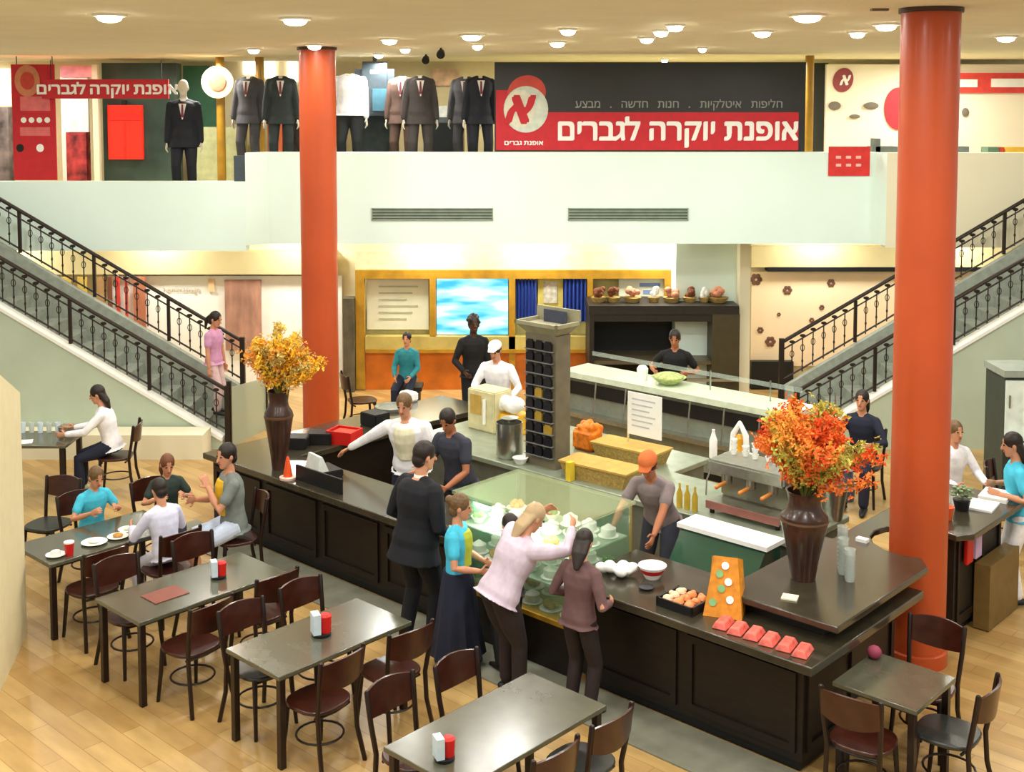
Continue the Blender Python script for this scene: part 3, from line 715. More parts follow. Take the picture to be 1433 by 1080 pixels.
for x in (-.35, .35): lamp_light('case_fill', P(4.64+x, .05, 1.27), 9, .25, (1, .98, .92))  # lights without fixtures, added under the lid to brighten the cakes
rr = random.Random(5)
M_cream_ = mat('whipped_cream', (250, 248, 238), .6, var=.03); M_bun = mat('pastry', (206, 150, 70), .6, var=.25, scale=30); M_leafy = mat('salad_green', (110, 150, 60), .6, var=.3, scale=30)
names = {0: ('white cream cake', 'cake', 'cream cakes in the glass case'), 1: ('golden pastry', 'pastry', 'golden pastries in the glass case'), 2: ('green salad bowl', 'salad bowl', 'salads in the glass case')}
def food(kind, loc, r, label, group):
    if kind == 0:
        o = thing('cream_cake', label, 'cake', loc, 0, group)
        MB().lathe([(r*1.2, 0), (r*1.25, .008), (r*.6, .012)], 16).build('plate', M_paper, o)
        MB().lathe([(r*.85, .013), (r*.9, .02), (r*.9, .075), (r*.6, .085), (r*.2, .11), (0, .115)], 14).build('cake', M_cream_, o)
    elif kind == 1:
        o = thing('pastry', label, 'pastry', loc, rr.random()*3, group)
        MB().lathe([(r*1.2, 0), (r*1.25, .008), (r*.6, .012)], 16).build('plate', M_paper, o)
        q = MB()
        for i in range(5):
            a = i*1.26; q.ball((math.cos(a)*r*.5, math.sin(a)*r*.5, .045), (r*.38, r*.38, .033), 8)
        q.build('buns', M_bun, o)
    else:
        o = thing('salad_bowl', label, 'bowl', loc, 0, group)
        MB().lathe([(r*.5, 0), (r, .06), (r*.95, .06), (r*.45, .012)], 16).build('bowl', M_paper, o)
        q = MB()
        for i in range(9): q.ball((rr.uniform(-.5, .5)*r, rr.uniform(-.5, .5)*r, .065), (r*.25, r*.2, .03), 6)
        q.build('salad', M_leafy, o)
for z, sh in ((1.0205, 'top'), (.7405, 'middle'), (.4605, 'bottom')):
    for i in range(6):
        for j in range(3):
            k = (0, 0, 1, 0, 2, 0)[(i+j*2+int(z*10)) % 6]
            col_ = ('left', 'second from left', 'third', 'fourth', 'second from right', 'right')[i]; row_ = ('front', 'centre', 'back')[j]
            food(k, P(4.64-.55+i*.22, .42-.26+j*.26, z), .075 if k != 1 else .085, '%s on the %s shelf, %s row, %s' % (names[k][0], sh, row_, col_), names[k][2])

# ---- vases and flowers
def vase(label, loc, k, rmax, hgt):
    o = thing('vase', label, 'vase', loc)
    pr = [(.5, 0), (.52, .02), (.62, .2), (.82, .45), (1.0, .66), (.98, .72), (.72, .80), (.66, .86), (.74, .97), (.80, 1.0), (.72, .995), (.6, .86), (.5, .8)]
    MB().lathe([(rmax*r, hgt*z) for r, z in pr], 32).build('body', mat('vase_glaze', (58, 34, 24), .3, var=.4, scale=5, coat=.3), o)
    MB().lathe([(rmax*1.01, hgt*.655), (rmax*1.04, hgt*.67), (rmax*1.02, hgt*.69)], 32).build('band', mat('vase_band', (96, 66, 44), .4), o)
    return o
def bouquet(label, loc, rad, hgt, cols, nbr, seed, droop=0):
    rr = random.Random(seed); o = thing('flower_bouquet', label, 'flowers', loc)
    for i in range(nbr):
        a = rr.uniform(0, 2*math.pi); sp = math.sqrt(rr.uniform(.02, 1)); hh = hgt*(1.0-.5*sp*sp)*rr.uniform(.8, 1.08)
        if i < droop: a = R(-20+rr.uniform(-30, 30)); sp = 1.25; hh = hgt*rr.uniform(.25, .6)
        end = Vector((math.cos(a)*rad*sp, math.sin(a)*rad*sp, hh)); mid = Vector((math.cos(a)*rad*sp*.25, math.sin(a)*rad*sp*.25, hh*.55))
        q = MB(); pts = []
        for t_ in range(7):
            t = t_/6; pts.append(Vector((0, 0, -.08))*(1-t)**2+mid*2*t*(1-t)+end*t*t)
        q.tube(pts, [.006]*6+[.002], 5)
        b_ = q.build('stem', mat('stem_green', (112, 112, 44), .7), o)
        q = MB(); b = q.bm
        for n in range(80):
            t = rr.uniform(.25, 1.0)**.8; c = Vector((0, 0, -.08))*(1-t)**2+mid*2*t*(1-t)+end*t*t
            c = c+Vector((rr.gauss(0, 1), rr.gauss(0, 1), rr.gauss(0, 1)))*.032
            d1 = Vector((rr.gauss(0, 1), rr.gauss(0, 1), rr.gauss(0, 1))).normalized(); d2 = d1.cross(Vector((rr.gauss(0, 1), rr.gauss(0, 1), rr.gauss(0, 1)))).normalized()
            s = rr.uniform(.018, .034); d3 = d1.cross(d2)*s*.4
            for (u, v) in ((d1, d2), (-d1, d2), (d2, -d1*.6)):
                vs_ = [b.verts.new(c), b.verts.new(c+u*s*.6+v*s*.5+d3), b.verts.new(c+u*s*1.4), b.verts.new(c+u*s*.6-v*s*.5+d3)]
                b.faces.new(vs_)
        q.build('blossoms', cols[i % len(cols)], b_, smooth=False)
    return o
fo = [mat('blossom_orange', (250, 130, 48), .7, var=.2, scale=30), mat('blossom_deep', (240, 96, 34), .7, var=.2, scale=30), mat('blossom_amber', (252, 168, 66), .7, var=.2, scale=30), mat('leaf_lime', (190, 184, 80), .7, var=.2, scale=30)]
fy_ = [mat('blossom_yellow', (252, 196, 56), .7, var=.2, scale=30), mat('blossom_amber', (242, 150, 48), .7), mat('blossom_gold', (250, 178, 34), .7, var=.2, scale=30), mat('leaf_gold', (206, 180, 96), .7, var=.2, scale=30)]
vl = W(391, 655, .9); vase('dark tall vase of yellow flowers on the left corner of the island', vl, 1, .155, .86)
bouquet('yellow and amber flowering branches in the left vase', vl+Vector((0, 0, .84)), .40, .74, fy_, 42, 11, droop=5)
vr = P(6.98, .92, 1.056); vase('large dark vase of orange flowers on the raised counter at the right', vr, 1, .19, .72)
bouquet('orange flowering branches in the big right vase', vr+Vector((0, 0, .7)), .46, .74, fo, 60, 12, droop=4)

# ---- things on the counters
def simple(name, mb, m, label, cat, loc, rz=AN, group=None, **k):
    o = mb.build(name, m, **k); return tag(o, label, cat, group, loc=loc, rz=rz)
# tall grey rack
tb = W(758, 652, .9); o = thing('product_rack', 'tall grey tower rack of small dark bags standing on the middle counter', 'rack', tb, AN)
MB().box(-.22, .22, -.02, .22, 0, 1.46).build('body', mat('taupe_board', (112, 104, 84), .6), o)
q = MB(); q.hexa([(-.2, -.02, 1.46), (.2, -.02, 1.46), (.2, .22, 1.46), (-.2, .22, 1.34)], [(-.29, -.10, 1.56), (.29, -.10, 1.56), (.29, .28, 1.56), (-.29, .28, 1.56)]); q.build('crown', mat('taupe_light', (150, 146, 118), .6), o)
q = MB()
for a, b in (((-.29, -.10), (.29, -.10)), ((.29, -.10), (.29, .28)), ((.29, .28), (-.29, .28)), ((-.29, .28), (-.29, -.10))):
    q.box(min(a[0], b[0])-.015, max(a[0], b[0])+.015, min(a[1], b[1])-.015, max(a[1], b[1])+.015, 1.561, 1.72 if b[1] > 0 and a[1] > 0 else 1.6)
q.build('crown_rim', mat('taupe_light', (150, 146, 118), .6), o)
MB().box(-.15, .18, .2, .21, 1.561, 1.70).build('sign', mat('sign_grey', (60, 66, 84), .5), o)
for r in range(10):
    MB().box(-.20, .20, -.07, -.02, .12+r*.13, .13+r*.13).build('shelf', mat('rack_grey', (120, 122, 122), .5), o)
mb_ = mat('small_bag_black', (22, 22, 28), .4)
for r in range(10):
    for c in range(3):
        mm = mb_ if (r*3+c) not in (8, 10, 16) else mat('bag_gold', (170, 140, 50), .5)
        bo = simple('coffee_bag', MB().box(-.05, .05, -.018, .012, 0, .08).box(-.035, .035, -.012, .006, .08, .1), mm, 'small %s bag on the tall grey rack, %s from the top, %s' % ('black' if mm is mb_ else 'gold', ('first', 'second', 'third', 'fourth', 'fifth', 'sixth', 'seventh', 'eighth', 'ninth', 'tenth')[9-r], ('left', 'middle', 'right')[c]),
               'bag', tb+Vector((0, 0, .1305+r*.13))+U*(-.13+.13*c)-V*.045, group='small bags on the grey rack')
# espresso machine
o = at_island('espresso_machine', 'chrome espresso machine with amber portafilter handles on the middle counter', 'coffee machine', 5.68, 2.32, .9)
MB().box(-.40, .40, -.22, .24, .06, .12).build('drip_tray', M_steel, o); 
for x in (-.36, .36):
    for y in (-.18, .2): MB().lathe([(.025, 0), (.025, .06)], 10, (x, y, 0)).build('foot', M_black, o)
MB().box(-.40, .40, .02, .24, .12, .50, bev=.02).build('body', mat('chrome_olive', (150, 150, 132), .25, .7), o)
MB().box(-.42, .42, -.2, .25, .40, .52, bev=.02).build('hood', M_steel, o)
MB().box(-.40, .40, -.235, -.22, .05, .125).build('front_rail', mat('rail_pink', (178, 120, 110), .4, .3), o)
for x in (-.24, .02, .26):
    g = MB().lathe([(.045, .30), (.045, .40)], 16, (x, -.1, 0)).build('group_head', M_steel, o)
    MB().tube([(x, -.12, .315), (x, -.3, .30)], [.016, .02], 8, caps='round').build('portafilter_handle', mat('amber_handle', (222, 140, 60), .4), g)
q = MB(); q.tube([(-.42, -.1, .42), (-.44, -.16, .3), (-.42, -.2, .16)], .008, 6); q.build('steam_wand', M_steel, o)
for i, (x, y) in enumerate(((-.3, .1), (-.18, .12), (-.06, .1), (.08, .12), (.2, .1), (.31, .13))):
    for j in range(2 if i % 2 else 3):
        q = MB(); q.lathe([(.022, 0), (.036, .05), (.033, .05), (.02, .006)], 14)
        simple('coffee_cup', q, M_paper, 'white cup on the espresso machine, %s in the %s stack' % (('bottom', 'second', 'third')[j], ('first', 'second', 'third', 'fourth', 'fifth', 'sixth')[i]), 'cup', P(5.68+x, 2.32+y, 1.4225+j*.052), group='cups on the espresso machine')
# white grinder with amber hopper
o = thing('coffee_grinder', 'white juice dispenser with amber neck behind the espresso machine', 'dispenser', P(5.22, 2.78, .9), AN)
MB().lathe([(.1, 0), (.1, .3), (.13, .34)], 20).build('base', M_paper, o); MB().lathe([(.19, .34), (.2, .37), (.17, .40), (.06, .40)], 24).build('bowl', M_paper, o)
q = MB()
for s_ in (-1, 1): q.tube([(s_*.09, 0, .40), (s_*.07, 0, .62), (s_*.0, 0, .74)], [.03, .03, .02], 10, caps='round')
q.build('arm', M_paper, o); MB().lathe([(.02, .402), (.045, .44), (.03, .5), (.045, .58), (.02, .62)], 16).build('juice', mat('amber_juice', (220, 160, 40), .3), o)
simple('milk_bottle', MB().lathe([(.045, 0), (.045, .2), (.03, .24), (.015, .3), (.018, .32)], 16), M_paper, 'white bottle left of the white dispenser behind the espresso machine', 'bottle', W(998, 640, .901))
for i, x in enumerate((968, 978, 990)):
    simple('glass_bottle', MB().lathe([(.03, 0), (.03, .14), (.012, .19), (.012, .24)], 12), mat('yellow_syrup', (200, 170, 60), .2), 'slim yellow bottle left of the espresso machine, %s of three' % ('leftmost', 'middle', 'rightmost')[i], 'bottle', P(5.0+.09*i, 2.05, .901), group='syrup bottles')
# small chilled cabinet with white top
o = at_island('chilled_cabinet', 'low chilled cabinet with a white top and dark green glass front', 'fridge', 6.02, 1.22)
MB().box(-.44, .44, -.22, .26, 0, .78).build('body', M_black, o)
MB().hexa([(-.43, -.2, .78), (.43, -.2, .78), (.43, .26, .78), (-.43, .26, .78)], [(-.43, .02, 1.06), (.43, .02, 1.06), (.43, .26, 1.06), (-.43, .26, 1.06)]).build('glass_front', glass('dark_green_glass', (40, 84, 66), .85, .1), o)
MB().box(-.46, .46, -.02, .28, 1.06, 1.10).build('top', M_paper, o)
MB().box(-.05, .08, -.205, -.2, .60, .68).build('label', mat('label_blue', (190, 220, 236), .5), o)
# orange candy stand
o = at_island('snack_stand', 'orange cardboard snack stand with white flower stickers on the counter', 'stand', 6.74, .50, 0, 25)
o.location = P(6.62, .10, .901)+V*.16+U*.05
q = MB(); q.hexa([(-.15, -.13, 0), (.15, -.13, 0), (.15, .13, 0), (-.15, .13, 0)], [(-.09, .04, .42), (.09, .04, .42), (.12, .13, .38), (-.12, .13, .38)]); q.build('box', mat('orange_card', (214, 136, 28), .5, var=.2, scale=20), o)
for i, (x, z) in enumerate(((-.04, .30), (.03, .25), (-.02, .2), (.05, .13), (-.08, .1), (0, .36))):
    y = -.13+.17*z/.42-.006
    MB().lathe([(.03, 0), (.03, .004)], 10).xf(Matrix.Translation((x, y, z)) @ Matrix.Rotation(R(68), 4, 'X')).build('sticker', M_paper if i % 2 else mat('sticker_green', (130, 180, 120), .5), o)
for i, (x, z) in enumerate(((-.2, .03), (-.26, .03), (-.31, .02))):
    simple('cookie', MB().ball((0, 0, .022), (.04, .035, .022), 10), mat('cookie_tan', (206, 150, 100), .7, var=.2), 'tan cookie in front of the orange snack stand, %s' % ('nearest it', 'in the middle', 'nearest the tray')[i], 'cookie', P(6.62+x, .18-.03*i, .901), group='loose cookies')
# pastry tray
o = at_island('pastry_tray', 'square black tray heaped with orange pastries on the counter', 'tray', 6.38, .14, .901)
MB().box(-.17, .17, -.15, .15, 0, .02).box(-.17, -.155, -.15, .15, .02, .07).box(.155, .17, -.15, .15, .02, .07).box(-.17, .17, -.15, -.135, .02, .07).box(-.17, .17, .135, .15, .02, .07).build('tray', M_black, o)
rr = random.Random(9)
nth = ['back left', 'back middle', 'back right', 'centre left', 'centre', 'centre right', 'front left', 'front middle', 'front right']
for i in range(9):
    x = -.1+.1*(i % 3); y = .09-.09*(i//3)
    simple('pastry', MB().ball((0, 0, .034), (.048, .04, .032), 10).ball((.02, .01, .05), (.025, .025, .02), 8), mat('orange_pastry', (226, 140, 84), .6, var=.25, scale=30) if i % 3 else mat('pale_pastry', (236, 206, 170), .6), 'small orange pastry in the black tray, %s' % nth[i], 'pastry', P(6.38+x, .14+y, .922), AN+i, group='pastries in the black tray')
# pink packets
M_pink = mat('pink_wrap', (226, 106, 92), .4, var=.3, scale=25)
for i in range(6):
    q = MB(); q.hexa([(-.06, -.1, .001), (.06, -.1, .001), (.06, .1, .001), (-.06, .1, .001)], [(-.035, -.08, .05), (.035, -.08, .05), (.035, .08, .05), (-.035, .08, .05)])
    o = simple('snack_packet', q, M_pink, 'pink snack packet on the counter edge, %s from the tray' % ('first', 'second', 'third', 'fourth', 'fifth', 'sixth')[i], 'packet', P(6.80+.135*i, .04-.01*(i % 2), .9), AN+R(12), group='pink snack packets', bevel=.008)
# napkins, cup bundle
o = at_island('napkin_pile', 'crumpled white napkin pile at the left end of the right counter', 'napkins', 5.60, .30, .901)
q = MB(); rr = random.Random(4)
for i in range(12): q.ball((rr.uniform(-.16, .12), rr.uniform(-.1, .1), .04+rr.uniform(0, .03)), (.06, .05, .04), 6)
q.build('napkins', M_paper, o, remesh=.012)
o = at_island('take_away_bowl', 'white bowl with a red band beside the napkin pile', 'bowl', 5.86, .42, .901)
MB().lathe([(.06, 0), (.115, .1), (.12, .11), (.05, .115)], 24).build('bowl', M_paper, o); MB().lathe([(.086, .045), (.108, .085), (.104, .088), (.084, .048)], 24).build('band', M_red, o)
simple('black_dish', MB().lathe([(.06, 0), (.065, .02), (.04, .03)], 20), M_black, 'round black dish in front of the white bowl', 'lid', P(5.96, .2, .901))
# clear cup towers, card
for i, (s_, t_, n) in enumerate(((7.08, 1.38, 9), (7.17, 1.22, 8), (7.28, 1.12, 7))):
    q = MB()
    for j in range(n): q.lathe([(.035, j*.035), (.045, j*.035+.05), (.044, j*.035+.05), (.034, j*.035+.002)], 16)
    simple('cup_tower', q, glass('plastic_clear', (220, 228, 220), .45, .2), 'stack of clear plastic cups right of the big vase, %s of three' % ('farthest', 'middle', 'nearest')[i], 'cups', P(s_, t_, 1.056), group='stacks of clear cups')
simple('price_card', MB().box(-.06, .06, -.05, .05, 0, .012), mat('card_cream', (244, 236, 200), .7), 'small cream card on the raised counter before the big vase', 'card', P(7.1, .5, 1.056), AN+R(20))
simple('price_card', MB().box(-.05, .05, -.03, .03, 0, .03), M_paper, 'small white card by the notch of the orange column', 'card', P(6.95, 2.0, 1.056), AN)
o = thing('steel_bucket', 'grey steel bucket behind the clear cup stacks', 'bucket', P(6.26, 2.76, .901), AN)
MB().lathe([(.10, 0), (.15, .32), (.145, .32), (.095, .01)], 24).build('pail', M_steel, o); MB().tube([(-.15, 0, .3), (-.1, 0, .42), (0, 0, .46), (.1, 0, .42), (.15, 0, .3)], .006, 6).build('handle', M_steel, o)
simple('steel_jug', MB().lathe([(.07, 0), (.08, .1), (.06, .24), (.055, .3), (.06, .31)], 20), mat('pewter', (110, 116, 130), .3, .6), 'dark pewter jug left of the steel bucket', 'jug', W(1185, 700, .901))
simple('clear_jug', MB().lathe([(.06, 0), (.09, .1), (.05, .22), (.06, .26)], 20), glass('plastic_clear'), 'clear glass jug right of the steel bucket', 'jug', P(6.95, 3.0, 1.056))
# right arm goods
simple('flower_pot', MB().lathe([(.05, 0), (.07, .12), (.06, .12), (.04, .09)], 16), mat('orange_clay', (222, 90, 40), .5), 'small orange pot just right of the orange column', 'pot', P(7.25, 3.05, 1.056))
o = thing('potted_herb', 'small potted green and white plant right of the orange pot', 'plant', P(7.25, 3.4, 1.056))
MB().lathe([(.06, 0), (.08, .1), (.06, .1)], 16).build('pot', M_black, o)
q = MB(); rr = random.Random(8)
for i in range(40):
    a = rr.uniform(0, 6.28); r_ = rr.uniform(.01, .1); q.ball((math.cos(a)*r_, math.sin(a)*r_, .12+rr.uniform(0, .1)), (.022, .022, .012), 6)
q.build('leaves', mat('herb', (130, 150, 110), .7, var=.4, scale=30), o)
for i in range(2): simple('paper_stack', MB().box(-.13, .13, -.16, .16, 0, .02+.02*i), M_paper, 'white sheets on the far right end of the counter, %s stack' % ('nearer', 'farther')[i], 'paper', P(7.35, 3.72+.2*i if 0 else 3.62+.36*i, 1.056), AN+R(8), group='paper stacks')
for i, (s_, t_, c) in enumerate(((7.43, 3.1, 'red'), (7.43, 3.3, 'lilac'))):
    simple('hanging_bag', MB().box(-.02, .02, -.07, .07, 0, .26), M_red if c == 'red' else mat('lilac_plastic', (200, 170, 210), .5), '%s bag hanging on the outer side of the island' % c, 'bag', P(7.445, t_, .68), AN, bevel=.01)
# left corner goods
o = thing('sauce_bottle', 'orange cone bottle on a round pale dish beside the left vase', 'bottle', W(403, 670, .9))
MB().lathe([(.085, 0), (.09, .025), (.06, .03)], 24).build('dish', mat('rose_dish', (238, 206, 190), .4), o); MB().lathe([(.05, .031), (.04, .1), (.022, .2), (.012, .24)], 16).build('bottle', M_red if 0 else mat('orange_bottle', (232, 84, 30), .4), o)
for i, (x, y, w_, h_) in enumerate(((425, 632, .20, .13), (458, 628, .18, .13))):
    simple('black_box', MB().box(-w_, w_*.6, -.12, .12, 0, h_, bev=.01), M_black, 'low black box %s on the left worktop' % ('next to the dark vase', 'beside the red box')[i], 'box', P(.55 if i == 0 else .62, .78 if i == 0 else 1.1, .901), AN+R(40))
o = thing('red_crate', 'bright red plastic crate at the foot of the left column', 'crate', W(482, 618, .9), AN+R(20))
MB().box(-.17, .17, -.14, .14, 0, .02).box(-.17, -.15, -.14, .14, .02, .15).box(.15, .17, -.14, .14, .02, .15).box(-.15, .15, -.14, -.12, .02, .15).box(-.15, .15, .12, .14, .02, .15).build('crate', M_red, o); MB().box(-.12, .12, -.1, .1, .02, .13).build('contents', mat('red_pack', (232, 60, 30), .5), o)
o = at_island('cash_register', 'dark cash register with a white screen beside the man in white', 'register', 1.62, .30, .901, 170)
MB().box(-.17, .17, -.16, .16, 0, .08, bev=.01).build('drawer', M_black, o); MB().hexa([(-.14, .0, .08), (.14, .0, .08), (.14, .13, .08), (-.14, .13, .08)], [(-.13, .07, .24), (.13, .07, .24), (.13, .1, .24), (-.13, .1, .24)]).build('screen', mat('pale_screen', (216, 222, 214), .4), o)
simple('counter_screen', MB().box(-.38, .38, -.01, .01, 0, .16), M_black, 'low dark ledge panel on the front worktop by the register', 'panel', P(1.9, .03, .901), AN)
# goods behind: dark counter at left arm
simple('round_tray', MB().lathe([(.2, 0), (.22, .04), (.2, .045), (.17, .015)], 28), mat('grey_plate', (130, 134, 122), .3), 'round grey tray on the far end of the left counter side', 'tray', W(548, 572, .901))
simple('white_bag', MB().box(-.12, .12, -.08, .08, 0, .12, bev=.02), M_paper, 'small white bag behind the round grey tray', 'bag', W(572, 560, .901))
simple('black_box', MB().box(-.15, .15, -.12, .12, 0, .16, bev=.01), M_black, 'black box on the left counter side just before the round tray', 'box', W(525, 594, .901))
# middle counter goods
o = thing('cream_urn', 'cream boxy coffee machine behind the charcoal-shirted man', 'coffee machine', W(688, 600, .9), AN)
MB().box(-.26, .2, -.16, .16, 0, .5, bev=.015).build('body', mat('cream_enamel', (214, 206, 160), .4), o); MB().box(-.2, -.02, -.17, -.158, .2, .44).build('recess', mat('ochre', (196, 160, 80), .5), o); MB().tube([(.05, -.18, .1), (.05, -.18, .4)], .02, 8).build('spout', M_paper, o)
o = thing('steel_pot', 'steel soup pot with a white ladle bowl behind the charcoal-shirted man', 'pot', P(2.62, 2.15, .901), AN)
MB().lathe([(.13, 0), (.15, .04), (.15, .4), (.145, .4), (.12, .02)], 28).build('pot', M_steel, o); MB().lathe([(.06, .41), (.1, .45), (.02, .46)], 20).build('lid', M_steel, o)
simple('white_bowl', MB().lathe([(.05, 0), (.09, .07), (.085, .07), (.04, .01)], 20), M_paper, 'white bowl at the foot of the steel pot', 'bowl', P(2.68, 1.99, .9005)-V*0.0+Vector((0,0,0)) if 0 else P(2.88, 2.05, .901))
o = thing('yellow_box', 'yellow carton under white sacks left of the tall grey rack', 'box', W(715, 604, .9)+U*.04, AN)
MB().box(-.17, .17, -.15, .15, .0, .24, bev=.01).build('carton', mat('yellow_card', (232, 180, 40), .5), o); MB().box(-.16, -.05, -.153, -.151, .02, .12).build('pink_mark', mat('pink_mark', (220, 110, 150), .5), o)
q = MB()
for i in range(8): q.ball((-.12+.035*i, .02*((i*7) % 3), .09+.03*(i % 2)), (.09, .1, .09), 8)
simple('white_sack', q, M_paper, 'bundle of white sacks on the yellow carton', 'sack', W(712, 606, .9)+Vector((0, 0, .245)), remesh=.014)
o = thing('orange_sack', 'orange net sack of oranges right of the tall grey rack', 'sack', W(822, 628, .9), AN)
q = MB(); rr = random.Random(2)
q.box(-.15, .15, -.12, .12, 0.0, .24, bev=.03)
for i in range(30): q.ball((rr.uniform(-.12, .12), rr.uniform(-.09, .09), rr.uniform(.2, .29)), .045, 7)
q.build('sack', mat('orange_net', (240, 124, 20), .5, var=.35, scale=18), o, remesh=.012)
for i, (x, y, lab, g_) in enumerate(((835, 668, 'wide khaki wicker basket in front of the sign post', 0), (850, 650, 'khaki wicker basket standing behind the first one', 1))):
    o = thing('wicker_basket', lab, 'basket', W(x+10, y+2, .9)-V*(.04 if i == 0 else -.3)+Vector((0, 0, .0)), AN+R(4))
    MB().hexa([(-.36, -.15, 0), (.36, -.15, 0), (.36, .15, 0), (-.36, .15, 0)], [(-.42, -.18, .16), (.42, -.18, .16), (.42, .18, .16), (-.42, .18, .16)]).build('basket', mat('wicker', (170, 142, 76), .7, var=.3, scale=40, bump=.6), o)
    MB().box(-.43, .43, -.19, .19, .16, .18).build('rim', mat('wicker_rim', (196, 160, 80), .7), o)
simple('yellow_wedge', MB().box(-.03, .03, -.04, .04, 0, .2), mat('yellow_plastic', (236, 210, 60), .5), 'upright yellow plastic block at the foot of the grey rack', 'block', W(798, 672, .9))
# white sign on its pole
sp = P(3.95, 2.55, .9); o = thing('sign_stand', 'white paper sign on a thin pole behind the wicker baskets', 'sign', W(862, 646, .9)+V*.22, AN)
MB().tube([(0, 0, 0), (0, 0, .64)], .012, 8).build('pole', mat('pole_cream', (214, 204, 150), .4), o); MB().lathe([(.08, 0), (.08, .015)], 20).build('foot', M_steel, o)
MB().box(0.0, .46, -.012, .0, .28, .76).build('board', M_paper, o)
for i in range(6): MB().box(.06, .38-.04*(i % 3), -.0145, -.0125, .68-.06*i, .695-.06*i).build('text_line', mat('grey_ink', (190, 194, 202), .7), o)
# back service counter with rail
o = at_island('service_counter', 'long pale service counter with a steel rail in front of the dark cabinet', 'counter', 2.55, 5.6)
L2 = 1.8
MB().box(-L2, L2, -.25, .25, .1, 1.02).build('body', mat('grey_green_panel', (130, 136, 122), .4, .2), o)
MB().box(-L2+.03, L2-.03, -.22, .22, 0, .1).build('plinth', M_black, o)
MB().box(-L2-.05, L2+.05, -.32, .3, 1.02, 1.10).build('top', mat('pale_green_top', (206, 220, 196), .3), o)
MB().box(-L2, L2, -.27, -.25, .78, .96).build('recess', M_black, o)
MB().box(-L2-.02, L2+.02, -.42, -.25, .50, .56).build('tray_shelf', M_steel, o)
for i in range(9): MB().tube([(-L2+.1+i*.52, -.40, .56), (-L2+.1+i*.52, -.34, 1.015)], .012, 6).build('rail_post', M_steel, o)
for i in range(3): MB().tube([(-L2+2.2+i*.9, .1, 1.1), (-L2+2.2+i*.9, .1, 1.36)], .012, 6).build('guard_post', M_steel, o)
MB().box(-L2+.2, L2-.05, .095, .105, 1.28, 1.34).build('guard', glass('clear_glass'), o)
simple('green_bowl', MB().lathe([(.1, 0), (.24, .1), (.23, .1), (.09, .01)], 24).ball((0, 0, .1), (.2, .2, .06), 12), mat('salad_pale', (176, 190, 120), .6, var=.3, scale=20), 'big bowl of salad in front of the cook', 'bowl', P(2.35, 5.6, 1.101))
simple('white_jar', MB().lathe([(.07, 0), (.08, .16), (.05, .2)], 16), M_paper, 'white jar left of the salad bowl', 'jar', P(1.95, 5.55, 1.101))
# objects on the lower tables
def holder(loc, label, big=1):
    o = thing('condiment_holder', label, 'condiments', loc, .4, 'condiment holders on the tables'); k = big
    MB().lathe([(.05*k, 0), (.052*k, .02), (.045*k, .022)], 18).build('base', M_black, o)
    MB().lathe([(.03*k, .022), (.034*k, .1*k), (.02*k, .11*k)], 14, (.02*k, 0, 0)).build('red_jar', M_red, o)
    MB().box(-.05*k, -.01*k, -.035*k, .035*k, .022, .12*k).build('napkins', mat('napkin_blue', (206, 222, 230), .6), o)
    return o
holder(W(450, 888, .721), 'red jar and pale napkins in the middle of the shiny table', 1.5)
holder(W(622, 1062, .721), 'red sauce jar with a dark base on the greenish bottom table', 1.3)
holder(W(306, 808, .721), 'pink-red cup and holder at the far end of the red menu table', 1.3)
simple('menu_card', MB().box(-.12, .12, -.16, .16, 0, .006), mat('menu_red', (124, 58, 40), .4), 'brick red menu lying on the second table', 'menu', P(2.80, -2.3, .721), AN)
o = thing('drink_cup', 'red paper cup with a white lid on the plates table', 'cup', W(97, 776, .721)); MB().lathe([(.035, 0), (.045, .11), (.03, .112)], 18).build('cup', M_red, o); MB().lathe([(.047, .112), (.047, .125), (.03, .13)], 18).build('lid', M_paper, o)
simple('saucer', MB().lathe([(.05, 0), (.09, .02), (.05, .012), (.04, .05), (0, .052)], 18), M_paper, 'white saucer beside the red paper cup', 'saucer', W(78, 778, .721))
for i, (x, y, r_) in enumerate(((132, 760, .12), (165, 752, .1), (180, 742, .1))):
    o = thing('dinner_plate', 'white plate of food on the plates table, %s' % ('nearest the viewer', 'in the middle', 'nearest the boy')[i], 'plate', W(x, y, .721), 0, 'dinner plates')
    MB().lathe([(r_*.6, 0), (r_, .018), (r_*.6, .008)], 24).build('plate', M_paper, o); MB().ball((0, 0, .025), (r_*.5, r_*.4, .02), 10).build('food', M_cream_ if i != 1 else M_bun, o)
simple('red_bag', MB().ball((0, 0, .05), (.055, .05, .05), 12), mat('magenta_cloth', (150, 60, 84), .7), 'small magenta pouch on the far side of the square table', 'bag', P(7.72, .66, .72))
for i in range(7):
    simple('drinking_glass', MB().lathe([(.03, 0), (.036, .13), (.033, .13), (.027, .008)], 14), mat('milky_glass', (214, 232, 240), .2, var=.05) if i % 2 else glass('plastic_clear'), 'glass on the stair wall table, %s from the left' % ('first', 'second', 'third', 'fourth', 'fifth', 'sixth', 'seventh')[i], 'glass', (-6.3+i*.11, 14.86, .721), group='glasses on the stair wall table')
simple('bread_basket', MB().lathe([(.08, 0), (.11, .09), (.1, .09)], 18).ball((0, 0, .08), (.09, .09, .04), 10), mat('basket_grey', (140, 124, 100), .8, var=.3, scale=40), 'small brown basket by the elbow of the woman in white', 'basket', (-5.62, 14.84, .721))
simple('open_paper', MB().box(-.12, .12, -.09, .09, 0, .004), M_paper, 'white sheet lying on the stair wall table', 'paper', (-6.02, 14.42, .721), .3)
